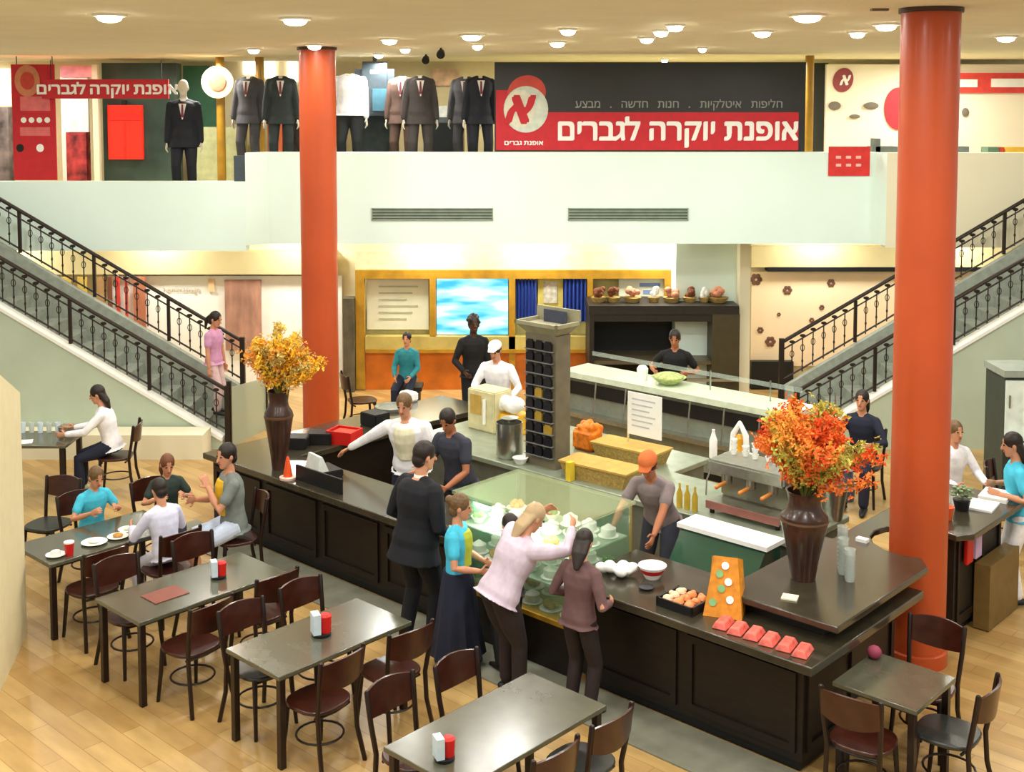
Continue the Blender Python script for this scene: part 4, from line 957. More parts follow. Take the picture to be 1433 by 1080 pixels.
# right edge: grey kiosk cabinet
o = thing('grey_cabinet', 'cabinet with a dark side and pale front at the right edge', 'cabinet', (6.4, 13.86, 0), 0)
MB().box(-.60, .9, 0, .55, 0, 1.66).build('body', mat('cabinet_dark', (58, 66, 58), .5), o); MB().box(-.59, .9, -.03, 0, .9, 1.62).build('door', mat('cabinet_white', (224, 236, 226), .5), o); MB().box(-.62, .92, -.04, .57, 1.66, 1.74).build('top', mat('cabinet_top', (150, 160, 148), .5), o)
MB().box(-.61, .9, -.28, -.03, .82, .88).build('shelf', mat('cabinet_shelf', (190, 200, 190), .5), o); MB().tube([(-.55, -.05, 1.3), (-.55, -.05, 1.45)], .012, 6).build('handle', M_steel, o)

# ------------------------------------------------------------------ STAIRCASES
def stair(side, label):
    sg = -1 if side == 'left' else 1
    x0 = -4.10 if side == 'left' else 4.1       # foot
    sl = .605
    zn = lambda x: max(0, abs(x)-abs(x0))*sl+(.12 if side == 'left' else .10)
    zf = lambda x: zn(x)+.55
    XE = 8.6
    o = thing('staircase', label, 'stairs', (0, 0, 0))
    for nm, y0, y1, zz, mm, cap in (('near_stringer', 16.6, 16.78, zn, M_green, 1), ('far_stringer', 17.66, 17.78, zf, M_grey, 0)):
        a = x0; b = sg*XE
        MB().hexa([(a, y0, 0), (b, y0, 0), (b, y0, zz(b)), (a, y0, zz(a))], [(a, y1, 0), (b, y1, 0), (b, y1, zz(b)), (a, y1, zz(a))]).build(nm, mm, o)
        if cap:
            q = MB(); q.hexa([(a, y0-.03, zz(a)), (b, y0-.03, zz(b)), (b, y0-.03, zz(b)+.05), (a, y0-.03, zz(a)+.05)], [(a, y1+.02, zz(a)), (b, y1+.02, zz(b)), (b, y1+.02, zz(b)+.05), (a, y1+.02, zz(a)+.05)])
            q.build('coping', M_white, o)
    n = int((XE-abs(x0))/.28)
    for i in range(n):
        x = x0+sg*(i+.0)*.28; zt_ = (i+1)*.169
        MB().box(min(x, x+sg*.28), max(x, x+sg*.28), 16.78, 17.66, max(0, zt_-.3), zt_).build('step', M_grey, o)
    def railing(nm, lab, y, zz, post_x):
        r = thing('stair_railing', lab, 'railing', (0, 0, 0), 0, 'iron stair railings')
        hz = lambda x: zz(x)+.66
        a, b = post_x, sg*XE
        MB().tube([(a, y, hz(a)), (b, y, hz(b))], .035, 10, asp=(1, .8), caps='round').build('handrail', M_iron, r)
        MB().tube([(a, y, hz(a)-.12), (b, y, hz(b)-.12)], .012, 6).build('mid_rail', M_iron, r)
        MB().tube([(a, y, zz(a)+.08), (b, y, zz(b)+.08)], .014, 6).build('bottom_rail', M_iron, r)
        MB().box(post_x-.035, post_x+.035, y-.035, y+.035, 0, hz(a)+.06).build('newel_post', M_iron, r)
        m_ = int(abs(b-a)/.155); bal = None
        for i in range(1, m_):
            x = a+(b-a)*i/m_
            if i % 7 == 0:
                MB().box(x-.022, x+.022, y-.022, y+.022, zz(x)+.03, hz(x)).build('intermediate_post', M_iron, r); continue
            if bal is None:
                q = MB(); q.tube([(0, 0, .04), (0, 0, .56)], .0095, 6)
                for k in (-1, 1):
                    q.tube([(0, 0, .34)]+[(k*(.03*math.sin(t)), 0, .40-.05*math.cos(t)) for t in [j*math.pi/6 for j in range(1, 7)]], .006, 5)
                q.ball((0, 0, .2), (.016, .016, .03), 6); q.ball((0, 0, .585), (.05, .012, .025), 6)
                bal = q.build('baluster', M_iron, r)
            else:
                bal = bal.copy(); C.objects.link(bal)
            bal.location = (x, y, zz(x)+.02)
        return r
    rn = railing('a', 'nearer iron railing of the %s staircase' % side, 16.69, lambda x: zn(x)+.05, x0-sg*.06)
    railing('b', 'farther iron railing of the %s staircase' % side, 17.72, zf, x0-sg*.05)
    return o
stair('left', 'grey staircase climbing to the left between two iron railings')
stair('right', 'grey staircase climbing to the right behind the right column')
o = thing('glass_screen', 'greenish glass panel closing the foot of the left staircase', 'glass panel', (0, 0, 0))
a = Vector((-4.02, 16.72, 0)); b = Vector((-3.70, 17.68, 0))
q = MB(); q.hexa([a, b, b+Vector((0, 0, .78)), a+Vector((0, 0, .86))], [v+Vector((.015, 0, 0)) for v in (a, b, b+Vector((0, 0, .78)), a+Vector((0, 0, .86)))]); q.build('pane', glass('frosted_green', (186, 200, 176), .75, .4), o)
for p, h_ in ((a, .95), (b, .95)): MB().box(p.x-.03, p.x+.03, p.y-.03, p.y+.03, 0, h_).build('post', M_iron, o)

# ------------------------------------------------------------------ KIOSK and back wall of the ground floor
def pthing(name, label, cat, boxes, Y, group=None, floor=None):
    """boxes: (part, x0, y0, x1, y1, dy, thickness, material)"""
    cx = sum(b[1]+b[3] for b in boxes)/(2*len(boxes)); base = D(cx, max(b[4] for b in boxes), Y)
    o = thing(name, label, cat, base, 0, group)
    for part, x0, y0, x1, y1, dy, th, m in boxes:
        mb = pbox(MB(), x0, y0, x1, y1, Y+dy, th); mb.xf(Matrix.Translation(-base)); mb.build(part, m, o)
    return o
YK = 20.15
M_board = mat('menu_board', (226, 226, 200), .5, var=.05, scale=3)
pthing('service_kiosk', 'golden wooden kiosk frame with menu boards around the serving hatch', 'kiosk', [
    ('top_beam', 497, 378, 945, 390, 0, .12, M_gold), ('left_post', 497, 390, 511, 545, 0, .12, M_gold), ('middle_post', 601, 390, 610, 470, 0, .12, M_gold),
    ('right_post', 930, 390, 944, 430, 0, .12, M_gold), ('second_post', 712, 390, 721, 545, 0, .12, M_gold), ('third_post', 822, 390, 829, 545, 0, .12, M_gold),
    ('back_panel', 511, 390, 930, 470, .25, .02, mat('kiosk_olive', (196, 188, 120), .6)), ('ledge', 511, 471, 826, 494, 0, .2, mat('kiosk_khaki', (190, 172, 96), .5, var=.2, scale=3)), ('wainscot', 511, 494, 826, 552, .05, .1, M_worange),
    ('lower_rail', 511, 489, 826, 494, -.03, .05, M_gold), ('fascia', 497, 352, 945, 378, .1, .1, mat('kiosk_fascia', (226, 220, 180), .6))], YK)
pthing('menu_board', 'pale menu board in the left bay of the kiosk', 'menu board', [('board', 513, 390, 600, 461, .18, .03, M_board)]+[('text_line', 530, 400+i*9, 585-(i % 3)*8, 402+i*9, .17, .01, mat('grey_ink2', (178, 180, 150), .7)) for i in range(6)], YK)
ms = bpy.data.materials.new('screen_picture'); ms.use_nodes = True; nt = ms.node_tree; b_ = nt.nodes['Principled BSDF']
tc = nt.nodes.new('ShaderNodeTexCoord'); mp = nt.nodes.new('ShaderNodeMapping'); mp.inputs['Scale'].default_value = (.5, 1, 2.2); nz = nt.nodes.new('ShaderNodeTexNoise'); nz.inputs['Scale'].default_value = 2.2; cr = nt.nodes.new('ShaderNodeValToRGB')
e = cr.color_ramp.elements; e[0].position = .35; e[0].color = lin((60, 170, 200))+(1,); e[1].position = .6; e[1].color = lin((236, 250, 250))+(1,); x_ = cr.color_ramp.elements.new(.47); x_.color = lin((150, 224, 232))+(1,)
nt.links.new(tc.outputs['Object'], mp.inputs[0]); nt.links.new(mp.outputs[0], nz.inputs['Vector']); nt.links.new(nz.outputs['Fac'], cr.inputs[0]); nt.links.new(cr.outputs[0], b_.inputs['Emission Color']); b_.inputs['Emission Strength'].default_value = .9; b_.inputs['Base Color'].default_value = (0, 0, 0, 1)
pthing('lit_screen', 'glowing turquoise and white screen in the kiosk', 'screen', [('screen', 611, 389.5, 711, 468, .10, .03, ms), ('frame', 611, 389.5, 711, 469, .135, .02, M_gold)], YK)
M_curt = mat('blue_curtain', (34, 62, 146), .8, var=.25, scale=6, stretch=(6, 1, .3))
def curtain(x0, x1, y0, y1, label):
    a = D(x0, y0, YK+.05); b = D(x1, y1, YK+.05); o = thing('curtain', label, 'curtain', (a.x, a.y, b.z), 0, 'blue curtains of the kiosk'); q = MB(); bm = q.bm; n = 24; w_ = b.x-a.x; h_ = a.z-b.z
    top = []; 
    for z in (0, h_): top.append([[bm.verts.new((w_*i/n, .03*math.sin(i*1.6)+dy, z)) for i in range(n+1)] for dy in (0, .01)])
    for i in range(n):
        for k in (0, 1): bm.faces.new((top[0][k][i], top[0][k][i+1], top[1][k][i+1], top[1][k][i]))
    q.build('cloth', M_curt, o); MB().tube([(.02, .005, h_-.012), (w_-.02, .005, h_-.012)], .012, 6).build('rod', M_gold, o)
curtain(722, 751, 390, 446, 'blue curtain left of the small picture in the kiosk'); curtain(788, 821, 388, 450, 'blue curtain right of the small picture in the kiosk')
pthing('picture', 'small yellow and white picture between the blue curtains', 'picture', [('frame', 753, 388, 788, 430, .1, .03, mat('pic_yellow', (206, 190, 96), .6)), ('figure', 761, 394, 780, 424, .08, .02, mat('pic_grey', (190, 186, 170), .6, var=.4, scale=12))], YK)
pthing('menu_board', 'white menu panel in the right bay of the kiosk', 'menu board', [('board', 866, 390, 930, 416, .1, .03, M_board), ('text_line', 895, 396, 924, 401, .09, .01, mat('blue_ink', (120, 140, 190), .7)), ('text_line', 900, 406, 918, 411, .09, .01, mat('blue_ink', (120, 140, 190), .7))], YK)
# dark cabinet
YD = 19.1
pthing('oven_cabinet', 'wide black-brown kitchen cabinet with an open hatch behind the cook', 'cabinet', [
    ('top', 824, 428, 1034, 440, 0, 1.0, M_blackwood), ('left_side', 825, 440, 831, 552, 0, 1.0, M_blackwood), ('right_side', 997, 440, 1034, 552, 0, 1.0, mat('brown_panel', (66, 58, 34), .5)),
    ('back', 831, 440, 997, 552, .9, .05, M_black), ('header', 831, 440, 997, 450, .02, .05, M_blackwood), ('worktop', 831, 505, 997, 510, .05, .85, mat('counter_mid', (90, 80, 60), .4)), ('rail', 831, 530, 1034, 534, -.1, .03, M_steel)], YD)
rr = random.Random(21)
for i, (x, y, r_, c) in enumerate(((838, 420, .13, 'b'), (858, 424, .12, 'b'), (885, 424, .15, 'p'), (915, 425, .1, 'g'), (940, 424, .15, 'p'), (965, 425, .12, 'b'), (985, 426, .09, 'w'), (1005, 420, .17, 'p'))):
    p = D(x, 428, YD+.4); p.z = D(900, 428, YD).z+.001
    o = thing('bread_basket', 'basket of %s on top of the dark cabinet, %s from its left' % ({'b': 'brown bread', 'p': 'pink-brown loaves', 'g': 'pale rolls', 'w': 'white jars'}[c], ('first', 'second', 'third', 'fourth', 'fifth', 'sixth', 'seventh', 'eighth')[i]), 'basket', p, 0, 'baskets on the dark cabinet')
    MB().lathe([(r_*.7, 0), (r_, .08), (r_*.93, .08)], 18).build('basket', mat('wicker', (170, 142, 76), .7), o)
    q = MB()
    for k in range(8): q.ball((rr.uniform(-.5, .5)*r_, rr.uniform(-.5, .5)*r_, .1+rr.uniform(0, .12)), (r_*.4, r_*.35, .05), 8)
    q.build('loaves', {'b': mat('bread_brown', (120, 66, 36), .7, var=.3), 'p': mat('bread_pink', (206, 140, 110), .7, var=.25), 'g': M_cream_, 'w': M_paper}[c], o)
# shops behind the left staircase
YS = 20.2
def flat(name, label, cat, x0, y0, x1, y1, m, Y=YS, th=.06, group=None, down=None):
    a = D(x0, y0, Y); b = D(x1, y1, Y); z0 = b.z if down is None else down+.001
    o = MB().box(0, b.x-a.x, 0, th, 0, a.z-z0).build(name, m); return tag(o, label, cat, group, loc=(a.x, Y, z0))
M_shine = mat('shop_white', (250, 248, 240), .6, var=.02)
flat('hoarding', 'bright white shop hoarding seen between the left railing and the left column', 'hoarding', 150, 386, 480, 560, M_shine, Y=20.4, th=.05)
flat('poster', 'brown poster on the white hoarding left of the yellow flowers', 'poster', 314, 392, 366, 490, mat('brown_photo', (176, 132, 112), .6, var=.3, scale=6, stretch=(1, 1, .3)), Y=20.34)
for i, (x0, x1, c) in enumerate(((60, 76, (206, 176, 90)), (84, 100, (216, 186, 90)), (108, 122, (216, 186, 90)), (132, 146, (180, 140, 90)), (150, 157, (120, 70, 50)), (162, 168, (206, 60, 50)), (174, 179, (206, 70, 60)), (186, 204, (180, 110, 80)))):
    flat('upright_banner', '%s upright panel behind the left railing, %s from the left' % ('yellow' if i < 4 else 'red-brown', ('first', 'second', 'third', 'fourth', 'fifth', 'sixth', 'seventh', 'eighth')[i]), 'panel', x0, 388, x1, 470, mat('panel_%d' % i, c, .6), group='upright panels behind the left railing')
q = text('lettering', 'hommanege', .13, mat('grey_letters', (205, 198, 180), .6), None, D(254, 405, 20.38)); tag(q, 'pale grey lettering on the white hoarding', 'lettering')
flat('wall_mark', 'small pale orange mark on the white hoarding', 'mark', 291, 390, 300, 408, mat('pale_orange', (246, 206, 160), .6), Y=20.36, th=.02)
flat('dark_rack', 'narrow dark rack between the left column and the kiosk frame', 'rack', 480, 418, 496, 540, mat('rack_brown', (90, 84, 66), .6, var=.4, scale=4), Y=20.0, th=.3, down=0)
flat('hoarding', 'beige hoarding with dark rosettes behind the right staircase', 'hoarding', 1052, 380, 1500, 512, mat('beige_hoarding', (246, 222, 186), .6, var=.04, scale=2), Y=20.35, th=.05)
flat('plinth', 'black low plinth under the beige hoarding', 'plinth', 1052, 506, 1110, 545, M_black, Y=20.2, th=.14)
for i, (x, y, r_) in enumerate(((1102, 406, 7), (1078, 478, 8), (1064, 462, 5), (1163, 396, 6), (1150, 430, 4), (1136, 448, 4), (1058, 391, 9), (1090, 440, 3))):
    p = D(x, y, 20.34); q = MB()
    for k in range(6): q.ball((math.cos(k*1.047)*.05*r_/7, 0, math.sin(k*1.047)*.05*r_/7), (.035*r_/7, .008, .035*r_/7), 7)
    simple('rosette', q, mat('rosette_brown', (110, 76, 60), .6), 'dark rosette on the beige hoarding, %s' % ('upper left', 'lower left, largest', 'left edge, mid height', 'upper right, grey', 'middle', 'middle, lower', 'top left corner', 'small, centre left')[i], 'rosette', p, 0, 'rosettes on the beige hoarding')

# air grilles on the parapet
for i, (x0, x1) in enumerate(((520, 690), (795, 963))):
    a = D(x0, 291, YC); b = D(x1, 308, YC); o = thing('air_grille', '%s grey air grille on the white parapet' % ('left' if i == 0 else 'right'), 'vent', (a.x, YC-.025, b.z), 0, 'parapet air grilles')
    w_ = b.x-a.x; h_ = a.z-b.z
    MB().box(0, w_, .012, .02, 0, h_).build('backing', mat('vent_dark', (84, 98, 84), .6), o)
    q = MB().box(0, w_, 0, .022, 0, .014).box(0, w_, 0, .022, h_-.014, h_).box(0, .014, 0, .022, 0, h_).box(w_-.014, w_, 0, .022, 0, h_); q.build('frame', mat('vent_frame', (150, 164, 148), .5), o)
    for k in range(3): MB().box(.01, w_-.01, .002, .012, h_*(k+1)/4-.008, h_*(k+1)/4+.008).build('slat', mat('vent_frame', (150, 164, 148), .5), o)

# ------------------------------------------------------------------ UPPER FLOOR SHOPS
YU = 20.6
bd = D(692, 213, 18.6)
o = thing('shop_banner', 'big charcoal and red banner with white Hebrew lettering and an oval logo', 'banner', D(692, 212, YC+.3), 0)
Yb = YC+.3
def bpart(nm, x0, y0, x1, y1, dy, th, m):
    q = pbox(MB(), x0, y0, x1, y1, Yb+dy, th); q.xf(Matrix.Translation(-o.location)); return q.build(nm, m, o)
bpart('dark_field', 692, 87, 1126, 214, 0, .03, M_banner); bpart('red_field', 694, 157, 1117, 210, -.008, .008, M_redcloth); bpart('red_corner', 694, 126, 745, 157, -.008, .008, M_redcloth)
loc = lambda x, y, dy: D(x, y, Yb+dy)-o.location
words('lettering', 'אופנת יוקרה לגברים', .46, M_paper, o, loc(949, 183, -.014), fat=.014, sx=1.0)
words('small_lettering', 'חליפות איטלקיות . חנות חדשה . מבצע', .17, mat('ink_pale', (140, 142, 136), .6), o, loc(950, 146, -.006), gap=.9, fat=.002)
def ell(q, c, rx, rz, th, n=32, tilt=0):
    pts = []
    for k in range(n):
        a = 2*math.pi*k/n; x, z = rx*math.cos(a), rz*math.sin(a); pts.append((x*math.cos(tilt)-z*math.sin(tilt), x*math.sin(tilt)+z*math.cos(tilt)))
    b = q.bm; A = [b.verts.new((c[0]+x, c[1], c[2]+z)) for x, z in pts]; B = [b.verts.new((c[0]+x, c[1]+th, c[2]+z)) for x, z in pts]
    b.faces.new(A); b.faces.new(B[::-1])
    for i in range(n): b.faces.new((A[i], B[i], B[(i+1) % n], A[(i+1) % n]))
    return q
c = loc(737, 130, -.010); ell(MB(), c, .30, .27, .01, tilt=.3).build('logo_red_ring', mat('logo_red', (200, 66, 48), .5), o)
c = loc(736, 153, -.014); ell(MB(), c, .345, .36, .006).build('logo_disc', mat('logo_pale', (206, 216, 200), .5), o)
c = loc(727, 152, -.018); ell(MB(), c, .23, .29, .004).build('logo_inner', mat('logo_cream', (222, 222, 200), .5), o)
words('logo_letter', 'א', .66, M_redcloth, o, loc(728, 153, -.024), fat=.03, shear=.3)
words('logo_caption', 'אופנת גברים', .1, M_paper, o, loc(733, 200, -.012), fat=.003, sx=1.2)
# left shop signs
o = thing('hanging_banner', 'red vertical banner with a round logo at the upper far left', 'banner', D(47, 250, 18.9)); Yb = 18.9
bpart('cloth', 15, 90, 80, 252, 0, .02, M_redcloth)
for x_ in (22, 72): bpart('cord', x_, 78.5, x_+1.5, 92, .005, .01, M_black)
c = loc(38, 113, -.008); ell(MB(), c, .2, .25, .006).build('logo_disc', mat('logo_tan', (206, 130, 90), .5), o); c = loc(38, 113, -.014); ell(MB(), c, .11, .14, .005).build('logo_inner', mat('logo_red', (200, 66, 48), .5), o)
bpart('pink_panel', 28, 135, 70, 155, -.006, .006, mat('pink_panel', (220, 110, 110), .6)); 
for i in range(4): q = loc(33+i*11, 168, -.008); ell(MB(), q, .045, .045, .006, 12).build('white_dot', M_paper, o)
for i in range(2): q = loc(28+i*28, 207, -.008); ell(MB(), q, .06, .065, .006, 12).build('white_dot', M_paper if i else M_black, o)
bpart('dark_patch', 28, 178, 70, 190, -.006, .006, mat('pink_panel', (220, 110, 110), .6))
o = thing('shop_sign', 'red sign with white Hebrew lettering across the upper left shop window', 'sign', D(148, 138, 18.8)); Yb = 18.8
bpart('board', 58, 111, 236, 138, 0, .03, M_redcloth); words('lettering', 'אופנת יוקרה לגברים', .24, M_paper, o, loc(150, 125, -.006), fat=.007, sx=1.15)
for x_ in (70, 225): bpart('cord', x_, 84, x_+1.5, 112, .01, .01, M_black)
pthing('red_dress', 'bright red folded garment hanging in the upper left shop window', 'garment', [('garment', 150, 147, 200, 223, 0, .08, mat('scarlet', (240, 44, 20), .7, var=.08)), ('collar', 152, 160, 198, 168, -.01, .01, mat('scarlet_dark', (214, 36, 20), .7)), ('fold', 173, 170, 176, 222, -.006, .006, mat('scarlet_dark', (214, 36, 20), .7)), ('hanger', 170, 140, 176, 147, .02, .06, M_black)], 20.11)
flat('shop_window', 'large dark green-black display behind the scarlet garment', 'display', 142, 88, 250, 254, mat('window_dark', (52, 70, 60), .35, var=.5, scale=1.5), Y=20.2, th=.3, down=FLOOR2)
flat('light_strip', 'bright white window strip right of the red banner', 'frame', 84, 96, 126, 260, mat('strip_white', (244, 240, 226), .6), Y=20.3, down=FLOOR2)
flat('window_post', 'cream post left of the dark display', 'post', 128, 90, 140, 256, M_cream, Y=20.0, th=.1, down=FLOOR2)
flat('clothes_stack', 'red and dark clothes stacked behind the red banner', 'clothes', 92, 185, 122, 256, mat('clothes_red', (150, 50, 50), .8, var=.8, scale=5), Y=20.1, th=.2, down=FLOOR2)
flat('poster', 'pink and white poster above the red Hebrew sign', 'poster', 84, 92, 132, 108, mat('pink_white', (226, 150, 160), .6, var=.4, scale=3), Y=20.24)
flat('clothes_stack', 'dark clothes at the far left edge of the upper floor', 'clothes', -15, 150, 14, 256, mat('clothes_grey', (110, 100, 96), .8, var=.7, scale=4), Y=20.1, th=.2, down=FLOOR2)
flat('shop_sign', 'white illuminated strip above the dark clothes at the far left', 'sign', -15, 96, 14, 148, mat('strip_lit', (255, 252, 240), .6, emit=.9), Y=21.33)
flat('backing_board', 'green wall panel behind the suit at the upper left', 'panel', 256, 92, 312, 178, mat('sea_green', (70, 120, 92), .6, var=.25, scale=2), Y=21.34, th=.055)
flat('shop_counter', 'pale green low cabinet below the round picture sign', 'cabinet', 262, 178, 340, 262, mat('pale_olive', (206, 212, 160), .6), Y=20.5, th=.4, down=FLOOR2)
flat('small_screen', 'small dark box on the left parapet corner', 'box', 327, 218, 344, 254, mat('slate', (64, 76, 82), .5), Y=18.05, th=.12)
def pole(x, label, Y=19.6, m=M_gold, y1=215): 
    p = D(x, 215, Y); p.z = FLOOR2; o = MB().lathe([(.07, 0), (.07, CEIL-FLOOR2-.001)], 16).build('shop_post', m); tag(o, label, 'post', 'slim gold posts of the upper shop', loc=p)
pole(310, 'slim gold post carrying the round picture sign'); pole(365, 'slim gold post between two dark suits left of the left column'); pole(1131, 'gold post at the right end of the big banner', 19.0)
o = thing('round_sign', 'round orange and cream picture sign on a gold post', 'sign', D(305, 115, 19.49)); MB().lathe([(.26, 0), (.26, .04)], 32).xf(Matrix.Rotation(R(90), 4, 'X')).build('disc', mat('disc_cream', (230, 206, 150), .6), o); MB().lathe([(.14, 0), (.14, .02)], 24).xf(Matrix.Translation((0, -.04, 0)) @ Matrix.Rotation(R(90), 4, 'X')).build('centre', mat('disc_orange', (214, 90, 60), .6), o)
# suits on mannequins
PZ = FLOOR2+.36
for x0, x1 in ((340, 418), (476, 690)):
    a = D(x0, 200, 18.6); b = D(x1, 200, 18.6)
    tag(MB().box(0, b.x-a.x, 0, .8, 0.002, PZ-FLOOR2).build('display_platform', M_grey), 'low grey platform under the headless mannequins, %s' % ('left of the left column' if x0 < 400 else 'between the left column and the banner'), 'platform', loc=(a.x, 18.6, FLOOR2))
plinths = []
def mann(x, label, Y=19.7, col=None, hl=False, k=0, kw=None):
    p = D(x, 200, Y); p.z = FLOOR2 if not hl else PZ+.001
    person(label, p, yawto((0, -1)) + R(8*(-1)**k), 1.86, name='mannequin', cat='mannequin', face=False, hstyle=None, skin=mat('mannequin_beige', (216, 206, 186), .5, var=0), top=col, jacket=True, tie=1, bottom=col, headless=hl, group='suited mannequins upstairs', lh=(-.25, .04, .78), rh=(.25, .04, .78), vox=.012, **(kw or {}))
dk = Mc('mannequin_black', (22, 24, 32)); br_ = Mc('brown_suit', (86, 64, 54)); gy = Mc('grey_suit', (70, 68, 70))
mann(258, 'pale-headed mannequin in a black suit beside the green panel', 18.75, dk, k=0, kw=dict(fat=1.1))
mann(350, 'headless mannequin in a grey suit left of the thin gold post', 19.2, gy, True, 1)
mann(394, 'headless mannequin in a dark suit just left of the left column', 18.9, Mc('dark_green_suit', (40, 48, 46)), True)
mann(564, 'headless mannequin in a brown suit, left of a pair', 19.22, br_, True, 1)
mann(588, 'headless mannequin in a grey-brown suit, right of a pair', 18.8, Mc('taupe_suit', (62, 56, 54)), True)
mann(652, 'headless mannequin in a grey suit beside the banner, left of a pair', 19.2, gy, True, 1)
mann(672, 'headless mannequin in a black suit touching the banner', 18.75, dk, True)
# shirt and garment bag
p = D(490, 212, 18.9); p.z = PZ+.001
person('headless mannequin in a white shirt just right of the left column', p, yawto((0, -1)), 1.9, name='mannequin', cat='mannequin', headless=True, hstyle=None, face=False, skin=mat('mannequin_beige', (216, 206, 186), .5), top=whitec, bottom=Mc('dark_trousers', (30, 34, 34)), lh=(-.25, .04, .78), rh=(.3, .04, .78), vox=.012, fat=1.15)
a = D(496, 86, 19.4); b = D(552, 162, 19.4); o = thing('garment_bag', 'dark rounded garment bag hanging behind the white shirt', 'garment bag', (a.x, 19.4, b.z))
MB().box(0, b.x-a.x, 0, .16, 0, a.z-b.z, bev=.12).box((b.x-a.x)*.45, (b.x-a.x)*.55, .07, .09, a.z-b.z-.02, CEIL-b.z-.001).build('bag', mat('bag_slate', (46, 56, 62), .35, var=.2), o); MB().box((b.x-a.x)*.45, (b.x-a.x)*.92, -.012, 0, .08, .44).build('shirt_print', mat('bag_teal', (50, 90, 104), .5), o); MB().box((b.x-a.x)*.4, (b.x-a.x)*.62, -.012, 0, .68, .74).build('label', M_paper, o)
flat('shop_table', 'dark clothes cabinet below the garment bag', 'cabinet', 505, 158, 545, 214, mat('dark_rack_green', (34, 44, 40), .5, var=.4), Y=19.8, th=.4, down=FLOOR2)
flat('shop_table', 'dark display table with folded clothes between the mannequin pairs', 'table', 602, 172, 648, 214, mat('table_black', (30, 32, 34), .5), Y=19.9, th=.6, down=FLOOR2)
flat('folded_clothes', 'pale folded shirts on the dark display table', 'clothes', 604, 148, 640, 164, mat('folded_pale', (200, 200, 190), .7, var=.2), Y=20.0, th=.4)
flat('folded_clothes', 'dark folded trousers under the pale folded shirts', 'clothes', 602, 164, 642, 172, mat('folded_dark', (80, 84, 84), .7, var=.2), Y=20.0, th=.4)
flat('wall_picture', 'reddish framed pictures on the shop wall between the mannequin pairs', 'picture', 604, 96, 642, 120, mat('pic_rose', (226, 190, 160), .6, var=.3, scale=6), Y=21.3)
flat('shop_cabinet', 'orange tie display beside the dark green suit', 'display', 374, 160, 392, 198, mat('tie_orange', (224, 112, 70), .6), Y=19.6, th=.2, down=FLOOR2)
flat('shop_rack', 'rack of dark jackets behind the grey suit upstairs', 'rack', 376, 150, 420, 212, mat('jackets_dark', (60, 50, 50), .8, var=.6, scale=4, stretch=(6, 1, 1)), Y=20.2, th=.4, down=FLOOR2)
for i, (x0, x1) in enumerate(((340, 358), (370, 385), (402, 416))):
    flat('light_box', 'bright shop light box upstairs, %s of three left of the column' % ('leftmost', 'middle', 'rightmost')[i], 'light box', x0, 80+3*i, x1, 104+5*i, mat('strip_lit2', (255, 252, 244), .6, emit=1.6), Y=21.34, group='shop light boxes')
# right of the banner
flat('dark_doorway', 'narrow dark opening right of the gold post', 'doorway', 1136, 88, 1157, 212, mat('doorway_dark', (36, 38, 30), .6), Y=20.5, th=.2, down=FLOOR2)
flat('bright_shop_wall', 'bright cream shop wall upstairs behind the right column', 'wall panel', 1157, 90, 1500, 214, mat('shop_bright', (252, 240, 214), .6, var=.04, scale=1), Y=20.4, th=.1, down=FLOOR2)
o = thing('wall_logo', 'oval maroon logo on the bright shop wall right of the banner', 'logo', D(1180, 112, 20.38)); Yb = 20.38
c = loc(1180, 112, -.0); ell(MB(), c, .17, .21, .015, tilt=-.3).build('disc', mat('maroon', (150, 66, 70), .5), o); c = loc(1183, 112, -.006); words('logo_letter', 'א', .26, M_paper, o, c, fat=.01, shear=.3)
o = thing('round_wall_sign', 'red round sign half hidden by the left edge of the right column', 'sign', D(1257, 152, 20.37)); Yb = 20.37
ell(MB(), loc(1257, 152, 0), .23, .36, .03).build('disc', mat('crimson', (190, 50, 60), .5), o)
for i, (x, y, w_, h_) in enumerate(((1168, 148, 9, 6), (1219, 148, 11, 5), (1196, 163, 8, 3), (1351, 157, 5, 6))):
    simple('wall_ornament', MB().ball((0, 0, 0), (w_*.0125, .02, h_*.0125), 10), mat('orn_grey', (120, 110, 96), .6), 'small dark ornament on the bright shop wall, %s' % ('below the logo', 'right of the logo ornaments', 'lowest', 'right of the right column')[i], 'ornament', D(x, y, 20.36), 0, 'wall ornaments')
flat('red_sign', 'red and white strip sign upstairs right of the right column', 'sign', 1339, 102, 1500, 130, mat('strip_red', (222, 70, 60), .6), Y=20.34)
flat('red_sign_inset', 'white lettering panel inside the red strip sign', 'sign', 1342, 111, 1368, 122, M_paper, Y=20.31, th=.03)
flat('red_sign_inset', 'longer white lettering panel at the right of the red strip sign', 'sign', 1388, 110, 1500, 122, M_paper, Y=20.31, th=.03)
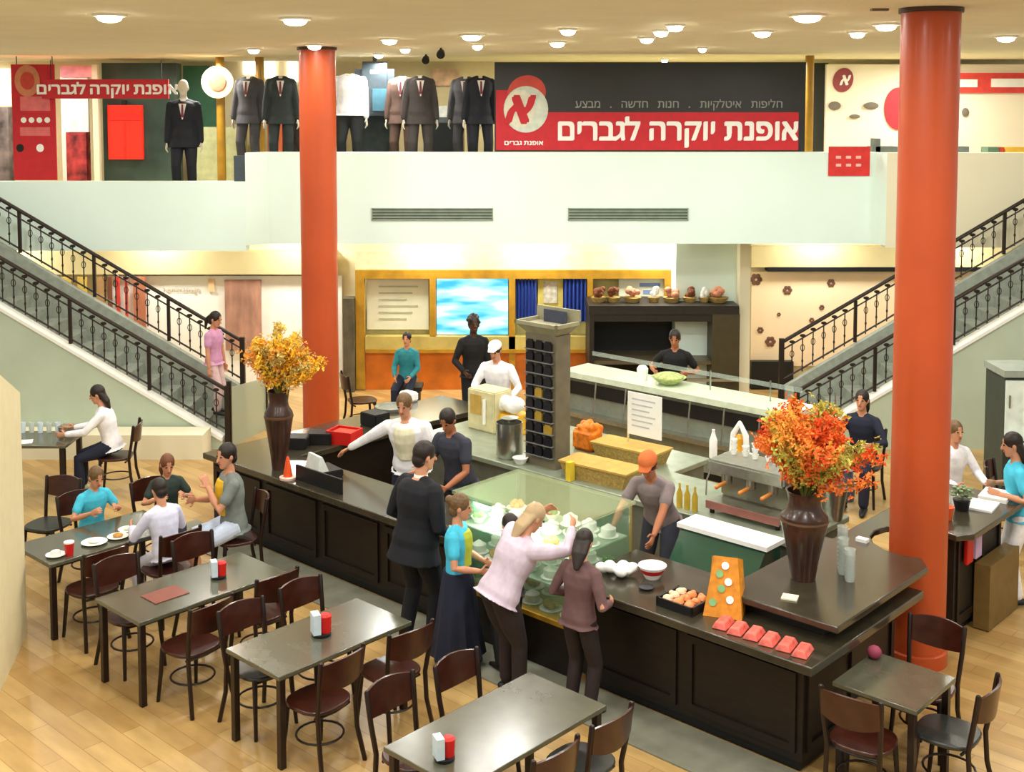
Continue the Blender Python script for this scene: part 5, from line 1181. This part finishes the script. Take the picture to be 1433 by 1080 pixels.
q = pthing('parapet_notice', 'red notice with white marks hanging over the right end of the parapet', 'notice', [('board', 1160, 205, 1217, 246, 0, .02, mat('notice_red', (216, 50, 44), .6))]+[('white_mark', 1170+i*14, 218+j*11, 1177+i*14, 222+j*11, -.006, .006, mat('mark_pink', (246, 190, 180), .6)) for i in range(3) for j in range(2)], YC-.021)
M_cnt = [mat('cnt_green', (90, 120, 100), .6), mat('cnt_red', (190, 60, 60), .6), mat('cnt_yellow', (226, 180, 70), .6), mat('cnt_grey', (100, 110, 108), .6)]
flat('shop_counter', 'low cream counter upstairs at the right under the coloured goods', 'counter', 1215, 218, 1500, 230, M_cream, Y=19.3, th=.5, down=FLOOR2)
for i, (x0, x1, k_, y0) in enumerate(((1221, 1256, 3, 205), (1226, 1232, 3, 194), (1338, 1356, 3, 205), (1383, 1398, 0, 206), (1399, 1405, 1, 206), (1407, 1440, 2, 206))):
    flat('counter_item', 'low %s goods on the upper shop counter, %s' % (('green', 'red', 'yellow', 'grey')[k_], ('left of the right column', 'small upright one left of the column', 'touching the right side of the column', 'farther right, greenish', 'between green and yellow', 'at the right edge')[i]), 'goods', x0, y0, x1, 218, M_cnt[k_], Y=19.4, th=.3, group='goods on the upper shop counter')
# ceiling fittings
for i, (x, y) in enumerate(((617, 67), (596, 76))):
    p = W(x, y, CEIL); o = thing('track_spot', 'small black spotlight on the ceiling, %s' % ('nearer', 'farther')[i], 'spotlight', (p.x, min(p.y, 20), CEIL), 0, 'black ceiling spots')
    MB().tube([(0, 0, 0), (0, 0, -.06)], .015, 8).build('stem', M_black, o); MB().tube([(0, .03, -.06), (0, -.08, -.10)], [.05, .06], 12).build('head', M_black, o)
for i, (x0, x1) in enumerate(((1219, 1250), (1342, 1357))):
    a = W(x0, 12, CEIL); b = W(x1, 10, CEIL); tag(MB().box(0, b.x-a.x, -.03, .03, -.02, -.001).build('ceiling_track', mat('track_brown', (110, 90, 60), .5)), 'short dark ceiling track %s of the right column' % ('left', 'right')[i], 'track', loc=a)
